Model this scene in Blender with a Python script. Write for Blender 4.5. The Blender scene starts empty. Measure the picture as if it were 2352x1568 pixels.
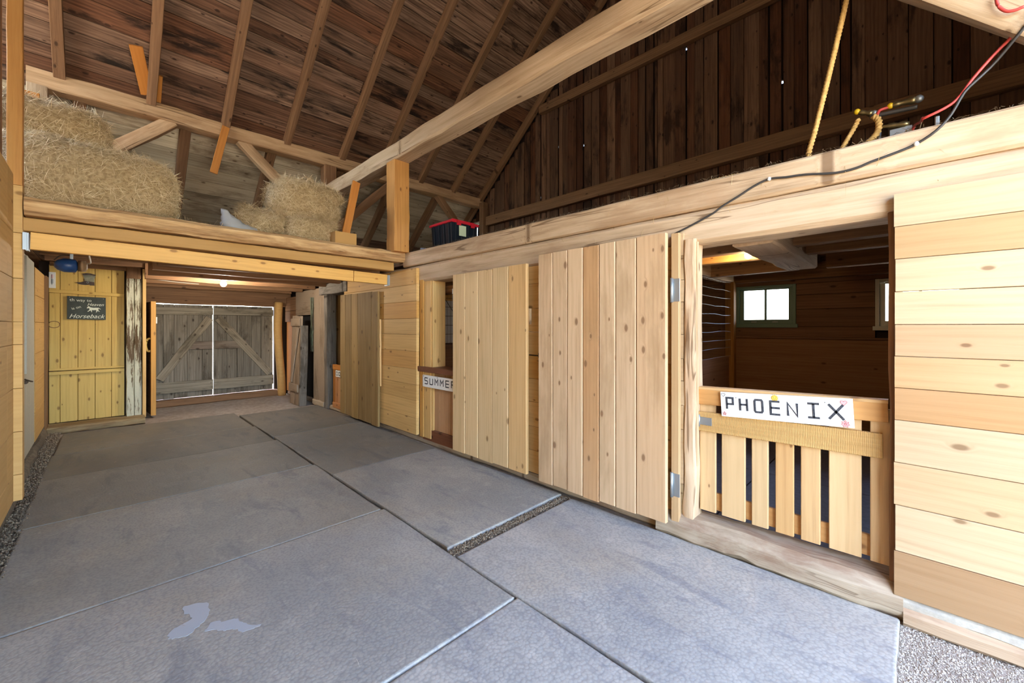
import bpy, math, random
from mathutils import Vector, Matrix, noise
random.seed(7)
SC = bpy.context.scene
COL = SC.collection
V = Vector
# ------------------------------------------------------------------ camera, sky, sun, exposure
cd = bpy.data.cameras.new('camera'); cam = bpy.data.objects.new('camera', cd); COL.objects.link(cam)
cd.sensor_width = 36.0; cd.lens = 36.0 * 930 / 2352; cd.shift_y = -34 / 2352; cd.clip_start = .02
cam.location = (0, 0, 1.4)
cam.rotation_euler = (math.radians(90), 0, -math.atan(941 / 930))
SC.camera = cam
w = bpy.data.worlds.new('sky'); SC.world = w; w.use_nodes = True
nt = w.node_tree; bg = nt.nodes['Background']
sky = nt.nodes.new('ShaderNodeTexSky'); sky.sky_type = 'NISHITA'; sky.sun_disc = False
sky.sun_elevation = math.radians(70); sky.sun_rotation = math.radians(-63); sky.altitude = 50
sky.air_density = 1.0; sky.dust_density = 2.0; sky.ozone_density = 1.0
nt.links.new(sky.outputs[0], bg.inputs[0]); bg.inputs[1].default_value = 0.55
sd = bpy.data.lights.new('sun', 'SUN'); sun = bpy.data.objects.new('sun', sd); COL.objects.link(sun)
sd.energy = 4.0; sd.angle = math.radians(.6); sd.color = (1, .95, .85)
sun.rotation_euler = V((-.3, .15, .95)).to_track_quat('Z', 'Y').to_euler()
vs = SC.view_settings
vs.view_transform = 'Standard'; vs.look = 'None'; vs.gamma = 1; vs.use_curve_mapping = False
vs.exposure = 2.95

# ------------------------------------------------------------------ helpers
def lin(h):
    h = h.lstrip('#'); r = [int(h[i:i + 2], 16) / 255 for i in (0, 2, 4)]
    return tuple(c / 12.92 if c <= .04045 else ((c + .055) / 1.055) ** 2.4 for c in r) + (1,)

WM = {}
def link(name, data, parent=None, M=None):
    o = bpy.data.objects.new(name, data); COL.objects.link(o)
    M = M or Matrix.Identity(4); WM[o] = M.copy()
    if parent is not None:
        o.parent = parent; o.matrix_basis = WM[parent].inverted() @ M
    else:
        o.matrix_basis = M
    return o

def tag(o, label=None, cat=None, group=None, kind=None):
    if label: o['label'] = label
    if cat: o['category'] = cat
    if group: o['group'] = group
    if kind: o['kind'] = kind
    return o

def thing(name, loc, label, cat, group=None):
    return tag(link(name, None, None, Matrix.Translation(V(loc))), label, cat, group)

def structure(name, loc=(0, 0, 0)):
    return tag(link(name, None, None, Matrix.Translation(V(loc))), kind='structure')

def mesh(name, verts, faces, mat, smooth=False):
    me = bpy.data.meshes.new(name); me.from_pydata([tuple(v) for v in verts], [], faces); me.update()
    if isinstance(mat, (list, tuple)):
        for m in mat: me.materials.append(m)
    else: me.materials.append(mat)
    if smooth:
        me.polygons.foreach_set('use_smooth', [True] * len(me.polygons))
    return me

def frame(c, lx, ly):
    lx = V(lx).normalized(); lz = lx.cross(V(ly)).normalized(); ly = lz.cross(lx)
    M = Matrix((lx, ly, lz)).transposed().to_4x4(); M.translation = V(c)
    return M

def prism(L, W, T, ch=.003, n=1, jit=0., rnd=None, bow=0.):
    """bar along x: width y, thickness z, chamfered long edges, n segments with uneven cross-sections"""
    r = rnd or random
    c = min(ch, W * .3, T * .3)
    prof = [(-W/2 + c, -T/2), (W/2 - c, -T/2), (W/2, -T/2 + c), (W/2, T/2 - c), (W/2 - c, T/2), (-W/2 + c, T/2), (-W/2, T/2 - c), (-W/2, -T/2 + c)]
    vs_, fs = [], []
    for i in range(n + 1):
        x = -L/2 + L * i / n
        oy = r.uniform(-jit, jit); oz = r.uniform(-jit, jit)
        for (y, z) in prof:
            vs_.append((x, y + oy + r.uniform(-jit, jit) * .6, z + oz * .5 + r.uniform(-jit, jit) * .6 + bow * (1 - (2 * i / n - 1) ** 2)))
    for i in range(n):
        for k in range(8):
            a = i * 8 + k; b = i * 8 + (k + 1) % 8
            fs.append((a, b, b + 8, a + 8))
    fs.append(tuple(range(7, -1, -1))); fs.append(tuple(n * 8 + k for k in range(8)))
    return vs_, fs

def bar(name, parent, p0, p1, wdir, W, T, mat, ch=.003, n=1, jit=0., col=None, bow=0.):
    """board or beam from p0 to p1 (centre line); wdir = direction of its width W; T is the third size"""
    p0, p1 = V(p0), V(p1)
    vs_, fs = prism((p1 - p0).length, W, T, ch, n, jit, None, bow)
    me = mesh(name, vs_, fs, mat, n > 1)
    if n > 1: me.set_sharp_from_angle(angle=math.radians(38))
    o = link(name, me, parent, frame((p0 + p1) / 2, p1 - p0, wdir))
    if col is not None: o.color = (col[0], col[1], col[2], 1)
    return o

def box(name, parent, lo, hi, mat, ch=.003, n=1, jit=0., axis=None, col=None):
    lo, hi = V(lo), V(hi); d = hi - lo; c = (lo + hi) / 2
    ax = axis if axis is not None else max(range(3), key=lambda i: d[i])
    e = [V((1, 0, 0)), V((0, 1, 0)), V((0, 0, 1))]
    oth = [i for i in range(3) if i != ax]; wd = max(oth, key=lambda i: d[i]); td = [i for i in oth if i != wd][0]
    return bar(name, parent, c - e[ax] * d[ax] / 2, c + e[ax] * d[ax] / 2, e[wd], d[wd], d[td], mat, ch, n, jit, col)

def catmull(pts, k=6):
    P = [V(p) for p in pts]
    if len(P) < 3: return P
    P = [P[0] * 2 - P[1]] + P + [P[-1] * 2 - P[-2]]
    out = []
    for i in range(1, len(P) - 2):
        for j in range(k):
            t = j / k; a, b, c, d = P[i-1], P[i], P[i+1], P[i+2]
            out.append(.5 * ((2*b) + (c-a)*t + (2*a-5*b+4*c-d)*t*t + (3*b-a-3*c+d)*t**3))
    out.append(P[-2]); return out

def tubegeo(pts, r, sides=8, twist=0., lobes=0, vs_=None, fs=None):
    vs_ = [] if vs_ is None else vs_; fs = [] if fs is None else fs
    base = len(vs_); up = V((0, 0, 1)); n = len(pts); s = 0
    for i, p in enumerate(pts):
        d = (pts[min(i+1, n-1)] - pts[max(i-1, 0)]).normalized()
        if i: s += (p - pts[i-1]).length
        u = up if abs(d.dot(up)) < .95 else V((1, 0, 0))
        a = d.cross(u).normalized(); b = a.cross(d)
        rr = r[i] if isinstance(r, (list, tuple)) else r
        for k in range(sides):
            th = 2*math.pi*k/sides
            q = rr * (1 + (.22*math.cos(lobes*(th + twist*s)) if lobes else 0))
            vs_.append(p + a*q*math.cos(th) + b*q*math.sin(th))
    for i in range(n-1):
        for k in range(sides):
            a = base + i*sides + k; b = base + i*sides + (k+1) % sides
            fs.append((a, b, b+sides, a+sides))
    fs.append(tuple(base + k for k in range(sides-1, -1, -1))); fs.append(tuple(base + (n-1)*sides + k for k in range(sides)))
    return vs_, fs

def tube(name, parent, pts, r, mat, sides=8, smoothk=6, twist=0., lobes=0):
    P = catmull(pts, smoothk) if smoothk else [V(p) for p in pts]
    vs_, fs = tubegeo(P, r, sides, twist, lobes)
    c = P[0]
    return link(name, mesh(name, [v - c for v in vs_], fs, mat, True), parent, Matrix.Translation(c))

def poly(name, parent, pts, T, mat, M):
    """flat outline pts (x,y) extruded by T along local z, placed by M"""
    n = len(pts)
    vs_ = [(x, y, 0) for x, y in pts] + [(x, y, T) for x, y in pts]
    area = sum(pts[i][0]*pts[(i+1) % n][1] - pts[(i+1) % n][0]*pts[i][1] for i in range(n))
    top = tuple(range(n, 2*n)); bot = tuple(range(n-1, -1, -1))
    fs = [top, bot] + [(i, (i+1) % n, n + (i+1) % n, n + i) for i in range(n)]
    if area < 0: fs = [tuple(reversed(f)) for f in fs]
    return link(name, mesh(name, vs_, fs, mat), parent, M)

def holed(name, parent, axis, pos, T, ulim, zlim, holes, mat, kind=None):
    """vertical slab across `axis` ('X' or 'Y') at pos..pos+T with rectangular holes (u0,u1,z0,z1): one connected mesh"""
    us = sorted({ulim[0], ulim[1], *[q for h in holes for q in h[:2]]}); zs = sorted({zlim[0], zlim[1], *[q for h in holes for q in h[2:]]})
    inside = lambda u, z: any(h[0] < u < h[1] and h[2] < z < h[3] for h in holes)
    idx, vs_, fs = {}, [], []
    def vid(i, j, s):
        k = (i, j, s)
        if k not in idx:
            idx[k] = len(vs_); x = pos + T*s
            vs_.append((x, us[i], zs[j]) if axis == 'X' else (us[i], x, zs[j]))
        return idx[k]
    solid = {(i, j) for i in range(len(us)-1) for j in range(len(zs)-1) if not inside((us[i]+us[i+1])/2, (zs[j]+zs[j+1])/2)}
    for (i, j) in solid:
        for s in (0, 1): fs.append((vid(i, j, s), vid(i+1, j, s), vid(i+1, j+1, s), vid(i, j+1, s)))
        for (di, dj, e) in ((-1, 0, ((0, 0), (0, 1))), (1, 0, ((1, 0), (1, 1))), (0, -1, ((0, 0), (1, 0))), (0, 1, ((0, 1), (1, 1)))):
            if (i+di, j+dj) not in solid:
                (a, b), (c, d) = e
                fs.append((vid(i+a, j+b, 0), vid(i+c, j+d, 0), vid(i+c, j+d, 1), vid(i+a, j+b, 1)))
    return link(name, mesh(name, vs_, fs, mat), parent)

def font_mesh(name, parent, text, size, mat, M, shear=0., T=.001, sx=1.):
    cu = bpy.data.curves.new(name, 'FONT'); cu.body = text; cu.size = size; cu.shear = shear; cu.extrude = T; cu.resolution_u = 3
    cu.align_x = 'CENTER'; cu.align_y = 'CENTER'
    tmp = bpy.data.objects.new('lettering_source', cu); COL.objects.link(tmp)
    bpy.context.view_layer.update()
    me = bpy.data.meshes.new_from_object(tmp.evaluated_get(bpy.context.evaluated_depsgraph_get()))
    bpy.data.objects.remove(tmp); bpy.data.curves.remove(cu)
    for v in me.vertices: v.co.x *= sx
    me.materials.clear(); me.materials.append(mat)
    return link(name, me, parent, M)

# ------------------------------------------------------------------ materials
def newmat(name):
    m = bpy.data.materials.new(name); m.use_nodes = True
    N = m.node_tree.nodes; return m, N, m.node_tree.links, N['Principled BSDF']

def plain(name, col, rough=.6, metal=0., emit=None, estr=0., spec=.5):
    m, N, L, B = newmat(name)
    B.inputs['Base Color'].default_value = lin(col); B.inputs['Roughness'].default_value = rough; B.inputs['Metallic'].default_value = metal
    B.inputs['Specular IOR Level'].default_value = spec
    if emit: B.inputs['Emission Color'].default_value = lin(emit); B.inputs['Emission Strength'].default_value = estr
    return m

def nd(N, t, **k):
    n = N.new(t)
    for a, b in k.items(): setattr(n, a, b)
    return n

def math_(N, L, op, a, b=None, c=None, clamp=False):
    n = N.new('ShaderNodeMath'); n.operation = op; n.use_clamp = clamp
    for i, x in enumerate((a, b, c)):
        if x is None: continue
        if isinstance(x, (int, float)): n.inputs[i].default_value = x
        else: L.new(x, n.inputs[i])
    return n.outputs[0]

def smooth(N, L, x, lo, hi):
    n = N.new('ShaderNodeMapRange'); n.interpolation_type = 'SMOOTHSTEP'
    L.new(x, n.inputs[0]); n.inputs[1].default_value = lo; n.inputs[2].default_value = hi
    return n.outputs[0]

def mixc(N, L, f, a, b, mode='MIX'):
    n = N.new('ShaderNodeMix'); n.data_type = 'RGBA'; n.blend_type = mode
    for i, x in ((0, f), (6, a), (7, b)):
        if isinstance(x, (int, float)): n.inputs[i].default_value = x
        elif isinstance(x, tuple): n.inputs[i].default_value = x
        else: L.new(x, n.inputs[i])
    return n.outputs[2]

def noise_(N, L, vec, scale, detail=4, rough=.55, dist=0.):
    n = N.new('ShaderNodeTexNoise'); L.new(vec, n.inputs['Vector']); n.inputs['Scale'].default_value = scale
    n.inputs['Detail'].default_value = detail; n.inputs['Roughness'].default_value = rough; n.inputs['Distortion'].default_value = dist
    return n.outputs[0]

def vmap(N, L, vec, s):
    n = N.new('ShaderNodeVectorMath'); n.operation = 'MULTIPLY'; L.new(vec, n.inputs[0]); n.inputs[1].default_value = s; return n.outputs[0]

def wood(name, light, mid, dark, knots=.5, rough=.7, bump=.25, var=.18, stain=None, stain_amt=.5, stain_s=1.2, grain=1., saw=0., stain_len=3., tint=None, wave=.08, crack=0., con=.3):
    """grain runs along the object's local X; each board differs through its random number; Object Colour multiplies"""
    m, N, L, B = newmat(name)
    tc = nd(N, 'ShaderNodeTexCoord'); oi = nd(N, 'ShaderNodeObjectInfo')
    off = nd(N, 'ShaderNodeCombineXYZ')
    for i, k in enumerate((37., 91., 53.)): L.new(math_(N, L, 'MULTIPLY', oi.outputs['Random'], k), off.inputs[i])
    add = nd(N, 'ShaderNodeVectorMath'); L.new(tc.outputs['Object'], add.inputs[0]); L.new(off.outputs[0], add.inputs[1])
    P = add.outputs[0]
    vo = nd(N, 'ShaderNodeTexVoronoi', voronoi_dimensions='2D'); vo.inputs['Scale'].default_value = 1.; vo.inputs['Randomness'].default_value = .9
    L.new(vmap(N, L, P, (4.2, 8.5, 1)), vo.inputs['Vector'])
    sep = nd(N, 'ShaderNodeSeparateColor'); L.new(vo.outputs['Color'], sep.inputs[0])
    keep = math_(N, L, 'LESS_THAN', sep.outputs[0], knots * .62)
    size = math_(N, L, 'MULTIPLY_ADD', sep.outputs[1], .09, .045)
    ratio = math_(N, L, 'DIVIDE', vo.outputs['Distance'], size)
    near = math_(N, L, 'MULTIPLY', smooth(N, L, ratio, 2.2, .4), keep)
    kn = math_(N, L, 'MULTIPLY', smooth(N, L, ratio, 1.25, .55), keep)
    # grain bends round the knots
    sh = nd(N, 'ShaderNodeCombineXYZ'); L.new(math_(N, L, 'MULTIPLY', near, .035), sh.inputs[1])
    a2 = nd(N, 'ShaderNodeVectorMath'); L.new(P, a2.inputs[0]); L.new(sh.outputs[0], a2.inputs[1]); Q = a2.outputs[0]
    A = noise_(N, L, vmap(N, L, Q, (1.1, 22 * grain, 22 * grain)), 1., 6, .62, .5)
    Bn = noise_(N, L, vmap(N, L, Q, (3.5, 120 * grain, 120 * grain)), 1., 3, .6)
    wv = nd(N, 'ShaderNodeTexWave', bands_direction='Y'); wv.inputs['Scale'].default_value = 9 * grain; wv.inputs['Distortion'].default_value = 5.5
    wv.inputs['Detail'].default_value = 2; wv.inputs['Detail Scale'].default_value = 1.2
    L.new(vmap(N, L, Q, (.12, 1, 1)), wv.inputs['Vector'])
    f = math_(N, L, 'MULTIPLY', A, .78 - wave); f = math_(N, L, 'MULTIPLY_ADD', Bn, .22, f); f = math_(N, L, 'MULTIPLY_ADD', wv.outputs['Fac'], wave, f)
    cr = nd(N, 'ShaderNodeValToRGB'); e = cr.color_ramp.elements
    e[0].position = .5 - con; e[0].color = lin(dark); e[1].position = .5 + con; e[1].color = lin(light)
    x = e.new(.5); x.color = lin(mid)
    L.new(f, cr.inputs[0]); c = cr.outputs[0]
    if tint:
        c = mixc(N, L, smooth(N, L, math_(N, L, 'FRACT', math_(N, L, 'MULTIPLY', oi.outputs['Random'], 7.31)), .45, .95), c, mixc(N, L, 1., c, lin(tint), 'MULTIPLY'))
    big = noise_(N, L, vmap(N, L, P, (.7, 2.2, 2.2)), 1., 3, .5)
    c = mixc(N, L, math_(N, L, 'MULTIPLY', smooth(N, L, big, .45, .75), .35), c, lin(mid))
    if stain:
        s1 = noise_(N, L, vmap(N, L, P, (stain_s, stain_s * stain_len, stain_s * stain_len)), 1., 6, .65, .3)
        c = mixc(N, L, math_(N, L, 'MULTIPLY', smooth(N, L, s1, .5, .66), stain_amt), c, lin(stain))
    kd = tuple(q * .35 for q in lin(dark)[:3]) + (1,)
    kd = (kd[0] * 1.25, kd[1], kd[2] * .8, 1)
    c = mixc(N, L, math_(N, L, 'MULTIPLY', near, .3), c, lin(dark))
    c = mixc(N, L, math_(N, L, 'MULTIPLY', kn, .75), c, kd)
    if crack:
        ck = noise_(N, L, vmap(N, L, Q, (.32, 7 * grain, 7 * grain)), 1., 3, .55, .3)
        ck = smooth(N, L, math_(N, L, 'ABSOLUTE', math_(N, L, 'SUBTRACT', ck, .5)), .012, .003)
        ck = math_(N, L, 'MULTIPLY', ck, smooth(N, L, noise_(N, L, vmap(N, L, P, (.8, 2, 2)), 1., 2), .48, .6))
        c = mixc(N, L, math_(N, L, 'MULTIPLY', ck, crack), c, kd)
    r2 = math_(N, L, 'FRACT', math_(N, L, 'MULTIPLY', oi.outputs['Random'], 13.7))
    val = math_(N, L, 'MULTIPLY_ADD', r2, 2 * var, 1 - var)
    g = nd(N, 'ShaderNodeCombineColor')
    for i in range(3): L.new(val, g.inputs[i])
    c = mixc(N, L, 1., c, g.outputs[0], 'MULTIPLY'); c = mixc(N, L, 1., c, oi.outputs['Color'], 'MULTIPLY')
    L.new(c, B.inputs['Base Color']); B.inputs['Roughness'].default_value = rough; B.inputs['Specular IOR Level'].default_value = .3
    h = math_(N, L, 'ADD', A, math_(N, L, 'MULTIPLY', Bn, .6))
    if saw:
        sv = nd(N, 'ShaderNodeTexWave', bands_direction='X'); sv.inputs['Scale'].default_value = 42; sv.inputs['Distortion'].default_value = 2.5
        L.new(P, sv.inputs['Vector']); h = math_(N, L, 'MULTIPLY_ADD', sv.outputs['Fac'], saw, h)
    bm = nd(N, 'ShaderNodeBump'); bm.inputs['Strength'].default_value = bump; bm.inputs['Distance'].default_value = .006
    L.new(h, bm.inputs['Height']); L.new(bm.outputs[0], B.inputs['Normal'])
    return m

PINE = wood('fresh_pine', 'C8AE8A', 'BEA27C', 'AA8C66', .42, .6, .15, .06, tint='F4E4CC')
DOORW = wood('door_pine', 'E0C098', 'D2B088', 'B08A64', .55, .65, .2, .06, stain='9A7A50', stain_amt=.4, stain_s=.8, tint='F2DDC4')
DOORL = wood('door_pine_light', 'E6C898', 'DCBA88', 'BC9866', .5, .65, .18, .06, tint='EFD8B0')
DOORO = wood('door_old_greenish', 'B39262', '9A7A4A', '785A34', .4, .7, .3, .22, stain='7A6030', stain_amt=.5, stain_s=.7)
GOLD = wood('golden_pine', 'E0B878', 'D4AA6A', 'B68E54', .5, .6, .15, .06, tint='F0DCB4')
NEWL = wood('new_lumber', 'EDB765', 'E2AA58', 'C88E42', .6, .55, .12, .05)
YELL = wood('yellow_pine', 'D6B468', 'CAA85A', 'AA8644', .95, .55, .15, .07)
TAN = wood('tan_wall_board', 'D6AB6C', 'CCA060', 'BA8E50', .25, .7, .12, .06)
BEAM = wood('old_timber', 'DEC2A0', 'CAAC88', 'A08260', .3, .75, .4, .05, stain='A07650', stain_amt=.4, stain_s=.9, grain=.8, con=.2, crack=.75)
BARK = wood('barky_timber', 'DDB682', 'C09664', '86603E', .3, .85, 1., .05, stain='8A5A30', stain_amt=.6, stain_s=1.8, grain=.9, con=.14, crack=.7, stain_len=7.)
POSTW = wood('orange_post', 'D29B55', 'C08747', '986534', .35, .7, .3, .05)
ORANGE = wood('orange_board', 'CF8A40', 'C07A34', 'A06126', .3, .6, .15, .06)
OLD = wood('old_brown_timber', '9E7854', '825F42', '58402A', .3, .8, .35, .12)
ROOF = wood('roof_sheathing', 'AC8A70', '7E614C', '443127', .4, .85, .4, .25, stain='1A110C', stain_amt=.92, stain_s=1.0, stain_len=4.5, tint='D8BCA8', con=.2)
ROOFW = wood('roof_sheathing_pale', 'D2C3A6', 'B6A68A', '7E6A4C', .4, .85, .4, .2, stain='5A432D', stain_amt=.6, stain_s=1.0)
GABLE = wood('gable_board', '86654C', '664A37', '38271D', .35, .85, .4, .3, stain='1E130C', stain_amt=.75, stain_s=1.1, stain_len=3.5, tint='D0B49C')
STALLD = wood('stall_dark_board', '8E6A4E', '785640', '5A4030', .25, .75, .25, .1)
STALLP = wood('stall_plywood', 'A27A56', '92694A', '78543A', .12, .75, .12, .04)
GREYW = wood('grey_weathered', 'A0968A', '7E7468', '4C443A', .4, .9, .5, .18, stain='2F281C', stain_amt=.55, stain_s=1.6)
SILLW = wood('worn_sill', 'C4B298', 'AE9A80', '836C54', .2, .8, .5, .05, stain='7A5038', stain_amt=.55, stain_s=1.3, crack=.6)
GATEP = wood('gate_pine', 'E0BE8C', 'D2AE7C', 'B48C5E', .35, .6, .15, .06, tint='F0D6B0')
ROUGHS = wood('rough_sawn', 'CFA668', 'C0965A', 'A27A44', .15, .75, .3, .05, saw=.9)
REDW = wood('reddish_trim', '8A5638', '7A4A30', '5E3823', .2, .55, .2, .06)
CARD = plain('cardboard', 'B88A4C', .8)
DARKB = plain('dark_backing', '2A1D14', .9)
DARKG = plain('gap_shade', '0E0A08', 1.)

def painted(name, paint, under, amt=.5):
    m, N, L, B = newmat(name)
    tc = nd(N, 'ShaderNodeTexCoord'); P = tc.outputs['Object']
    a = noise_(N, L, vmap(N, L, P, (3, 40, 40)), 1., 6, .75, .2); b = noise_(N, L, vmap(N, L, P, (1.2, 3, 3)), 1., 3, .5)
    f = math_(N, L, 'MULTIPLY_ADD', b, .6, math_(N, L, 'MULTIPLY', a, .7))
    peel = smooth(N, L, f, amt, amt + .06)
    tone = mixc(N, L, noise_(N, L, P, 40., 3), lin(paint), tuple(q * .78 for q in lin(paint)[:3]) + (1,))
    c = mixc(N, L, peel, tone, lin(under)); L.new(c, B.inputs['Base Color']); B.inputs['Roughness'].default_value = .6
    bm = nd(N, 'ShaderNodeBump'); bm.inputs['Strength'].default_value = .5; bm.inputs['Distance'].default_value = .004
    L.new(math_(N, L, 'SUBTRACT', 1., peel), bm.inputs['Height']); L.new(bm.outputs[0], B.inputs['Normal'])
    return m
PEEL = painted('peeling_white_paint', 'CFCBAE', '5A4426', .66)
WHITED = painted('dusty_white_paint', 'BDB6A2', '8A7A60', .78)
GREYL = painted('greyed_limewash', 'A08A72', '7D6850', .7)
MOSSY = painted('greenish_flaking_paint', '6F7A62', '3A3424', .62)
WHITEB = painted('white_board_wall', 'D6D4D6', 'A09484', .86)

def noisy(name, c1, c2, scale, rough=.85, bump=.3, dist=.01, detail=6, c3=None, s3=.8):
    m, N, L, B = newmat(name)
    tc = nd(N, 'ShaderNodeTexCoord'); P = tc.outputs['Object']
    a = noise_(N, L, P, scale, detail, .65)
    c = mixc(N, L, smooth(N, L, a, .35, .65), lin(c1), lin(c2))
    if c3: c = mixc(N, L, math_(N, L, 'MULTIPLY', smooth(N, L, noise_(N, L, P, s3, 4, .6, .5), .45, .68), .7), c, lin(c3))
    L.new(c, B.inputs['Base Color']); B.inputs['Roughness'].default_value = rough
    bm = nd(N, 'ShaderNodeBump'); bm.inputs['Strength'].default_value = bump; bm.inputs['Distance'].default_value = dist
    L.new(a, bm.inputs['Height']); L.new(bm.outputs[0], B.inputs['Normal'])
    return m
EARTH = noisy('packed_earth', '948678', 'AEA092', 14, .95, .5, .02, c3='7E7064')
CONC = noisy('old_concrete', 'A89F90', 'BDB4A3', 20, .9, .4, .01, c3='6F6656')
DIRTB = noisy('dirty_sill', '5E5140', '7A6C58', 20, .95, .5, .012, c3='4A4032')
OUTG = noisy('outdoor_gravel', 'A79C86', 'BDB29B', 3, .95, .3, .02)

def rubber():
    m, N, L, B = newmat('rubber_mat')
    tc = nd(N, 'ShaderNodeTexCoord'); oi = nd(N, 'ShaderNodeObjectInfo'); geo = nd(N, 'ShaderNodeNewGeometry'); P = geo.outputs['Position']
    big = noise_(N, L, vmap(N, L, P, (1.0, .55, 1)), 1.3, 5, .6, .4); sm = noise_(N, L, P, 9., 5, .65)
    c = mixc(N, L, smooth(N, L, big, .35, .7), lin('8A8986'), lin('A19D95'))
    c = mixc(N, L, math_(N, L, 'MULTIPLY', smooth(N, L, sm, .5, .75), .35), c, lin('B4B0A8'))
    streak = noise_(N, L, vmap(N, L, P, (2.2, .6, 1)), 2.6, 6, .7, .6)
    c = mixc(N, L, math_(N, L, 'MULTIPLY', smooth(N, L, streak, .53, .66), .6), c, lin('74757A'))
    dust = noise_(N, L, P, 1.1, 4, .6)
    c = mixc(N, L, math_(N, L, 'MULTIPLY', smooth(N, L, dust, .45, .7), .35), c, lin('9A8C74'))
    r = math_(N, L, 'MULTIPLY_ADD', oi.outputs['Random'], .12, .94); g = nd(N, 'ShaderNodeCombineColor')
    for i in range(3): L.new(r, g.inputs[i])
    c = mixc(N, L, 1., c, g.outputs[0], 'MULTIPLY'); c = mixc(N, L, 1., c, oi.outputs['Color'], 'MULTIPLY')
    vo = nd(N, 'ShaderNodeTexVoronoi'); vo.inputs['Scale'].default_value = 68; L.new(P, vo.inputs['Vector'])
    c = mixc(N, L, math_(N, L, 'MULTIPLY', smooth(N, L, vo.outputs['Distance'], .4, .75), .28), c, lin('66666A'))
    L.new(c, B.inputs['Base Color']); B.inputs['Roughness'].default_value = .62; B.inputs['Specular IOR Level'].default_value = .35
    bm = nd(N, 'ShaderNodeBump'); bm.inputs['Strength'].default_value = .4; bm.inputs['Distance'].default_value = .003; bm.invert = True
    L.new(math_(N, L, 'ADD', vo.outputs['Distance'], math_(N, L, 'MULTIPLY', sm, .2)), bm.inputs['Height']); L.new(bm.outputs[0], B.inputs['Normal'])
    return m
RUB = rubber()
RUBW = plain('worn_rubber', 'ACB0B5', .6)
RUBD = noisy('stall_rubber', '56566A', '66667A', 30, .5, .3, .004)

def haymat(name, a, b, c):
    m, N, L, B = newmat(name)
    geo = nd(N, 'ShaderNodeNewGeometry'); r = geo.outputs['Random Per Island']
    cr = nd(N, 'ShaderNodeValToRGB'); e = cr.color_ramp.elements; e[0].color = lin(a); e[1].color = lin(c); x = e.new(.5); x.color = lin(b)
    L.new(r, cr.inputs[0]); L.new(cr.outputs[0], B.inputs['Base Color']); B.inputs['Roughness'].default_value = .75; B.inputs['Specular IOR Level'].default_value = .25
    return m
HAY = haymat('hay_strand', 'AC9060', 'D0B284', 'EAD4AC')
HAYC = noisy('hay_core', '967A50', 'BA9E74', 40, .95, .8, .02)
STRAW = haymat('loose_straw', '9A7A48', 'BFA068', 'DCC494')
CHAFF = haymat('chaff', '8E8274', 'BDB1A1', 'DED4C4')
DUSTY = haymat('dirty_chaff', '5A4A3A', '7A6853', '9E8C72')
ROPE = noisy('manila_rope', 'B58A48', 'CFA562', 60, .9, .4, .003)
STEEL = plain('galvanised_steel', 'A4A8A8', .5, .8)
IRON = plain('dark_iron', '4A3C30', .6, .6)
BRASS = plain('brass', '94845E', .35, .9)
YELLOWP = plain('yellow_plastic', 'E3B81E', .4)
REDP = plain('red_hose', 'C8453C', .45)
REDL = plain('red_lid', 'C01E2C', .4)
NAVY = plain('black_navy_plastic', '141A22', .35)
BLACK = plain('black_cable', '3A3632', .5)
WHITEC = plain('white_cable', 'D8CBB4', .5)
WHITEP = plain('white_plastic', 'E4E4DE', .4)
SIGNW = plain('white_sign_board', 'F1EEE6', .5)
INK = noisy('black_marker', '26262A', '4A4A4E', 90, .7, 0., .001)
PINK = plain('pink_paint', 'F0A9A4', .6); REDO = plain('red_outline', 'B5463F', .6)
SUNY = plain('sun_yellow', 'F0C650', .6); ORNG = plain('orange_line', 'B97A28', .6)
SLATE = noisy('slate_board', '2C3430', '39423C', 8, .6, .1, .002); CHALK = plain('chalk_white', 'D6DCCB', .7)
BLUEM = noisy('blue_enamel', '1F3E6E', '2D5286', 12, .35, .1, .002); TANP = plain('tan_plastic', 'A98A66', .6)
LEATH = noisy('dark_leather', '2E211A', '4A3526', 30, .5, .3, .003); LEATG = noisy('grey_leather', '6A6A58', '8E8C74', 18, .6, .3, .003)
GREEN = plain('green_window_paint', '6B8478', .5); WFRAME = plain('window_white_paint', 'CFCBBE', .5)
BROWNP = plain('brown_post', '7B5A38', .8)

def glassm():
    m, N, L, B = newmat('window_glass'); out = N['Material Output']; N.remove(B)
    t = nd(N, 'ShaderNodeBsdfTransparent'); g = nd(N, 'ShaderNodeBsdfGlossy'); g.inputs['Roughness'].default_value = .02
    fr = nd(N, 'ShaderNodeFresnel'); fr.inputs[0].default_value = 1.45; mx = nd(N, 'ShaderNodeMixShader')
    L.new(fr.outputs[0], mx.inputs[0]); L.new(t.outputs[0], mx.inputs[1]); L.new(g.outputs[0], mx.inputs[2]); L.new(mx.outputs[0], out.inputs[0])
    return m
GLASS = glassm()

def bagm():
    m, N, L, B = newmat('clear_plastic_bag'); out = N['Material Output']
    B.inputs['Base Color'].default_value = lin('B4B2AE'); B.inputs['Roughness'].default_value = .3
    t = nd(N, 'ShaderNodeBsdfTransparent'); mx = nd(N, 'ShaderNodeMixShader'); mx.inputs[0].default_value = .7
    L.new(t.outputs[0], mx.inputs[1]); L.new(B.outputs[0], mx.inputs[2]); L.new(mx.outputs[0], out.inputs[0])
    return m
BAG = bagm()
BULBM = plain('lit_bulb', 'FFFFFF', .4, 0, 'FFF8EC', 30.)
BULBW = plain('warm_lit_bulb', 'FFFFFF', .4, 0, 'FFD79A', 15.)

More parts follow.
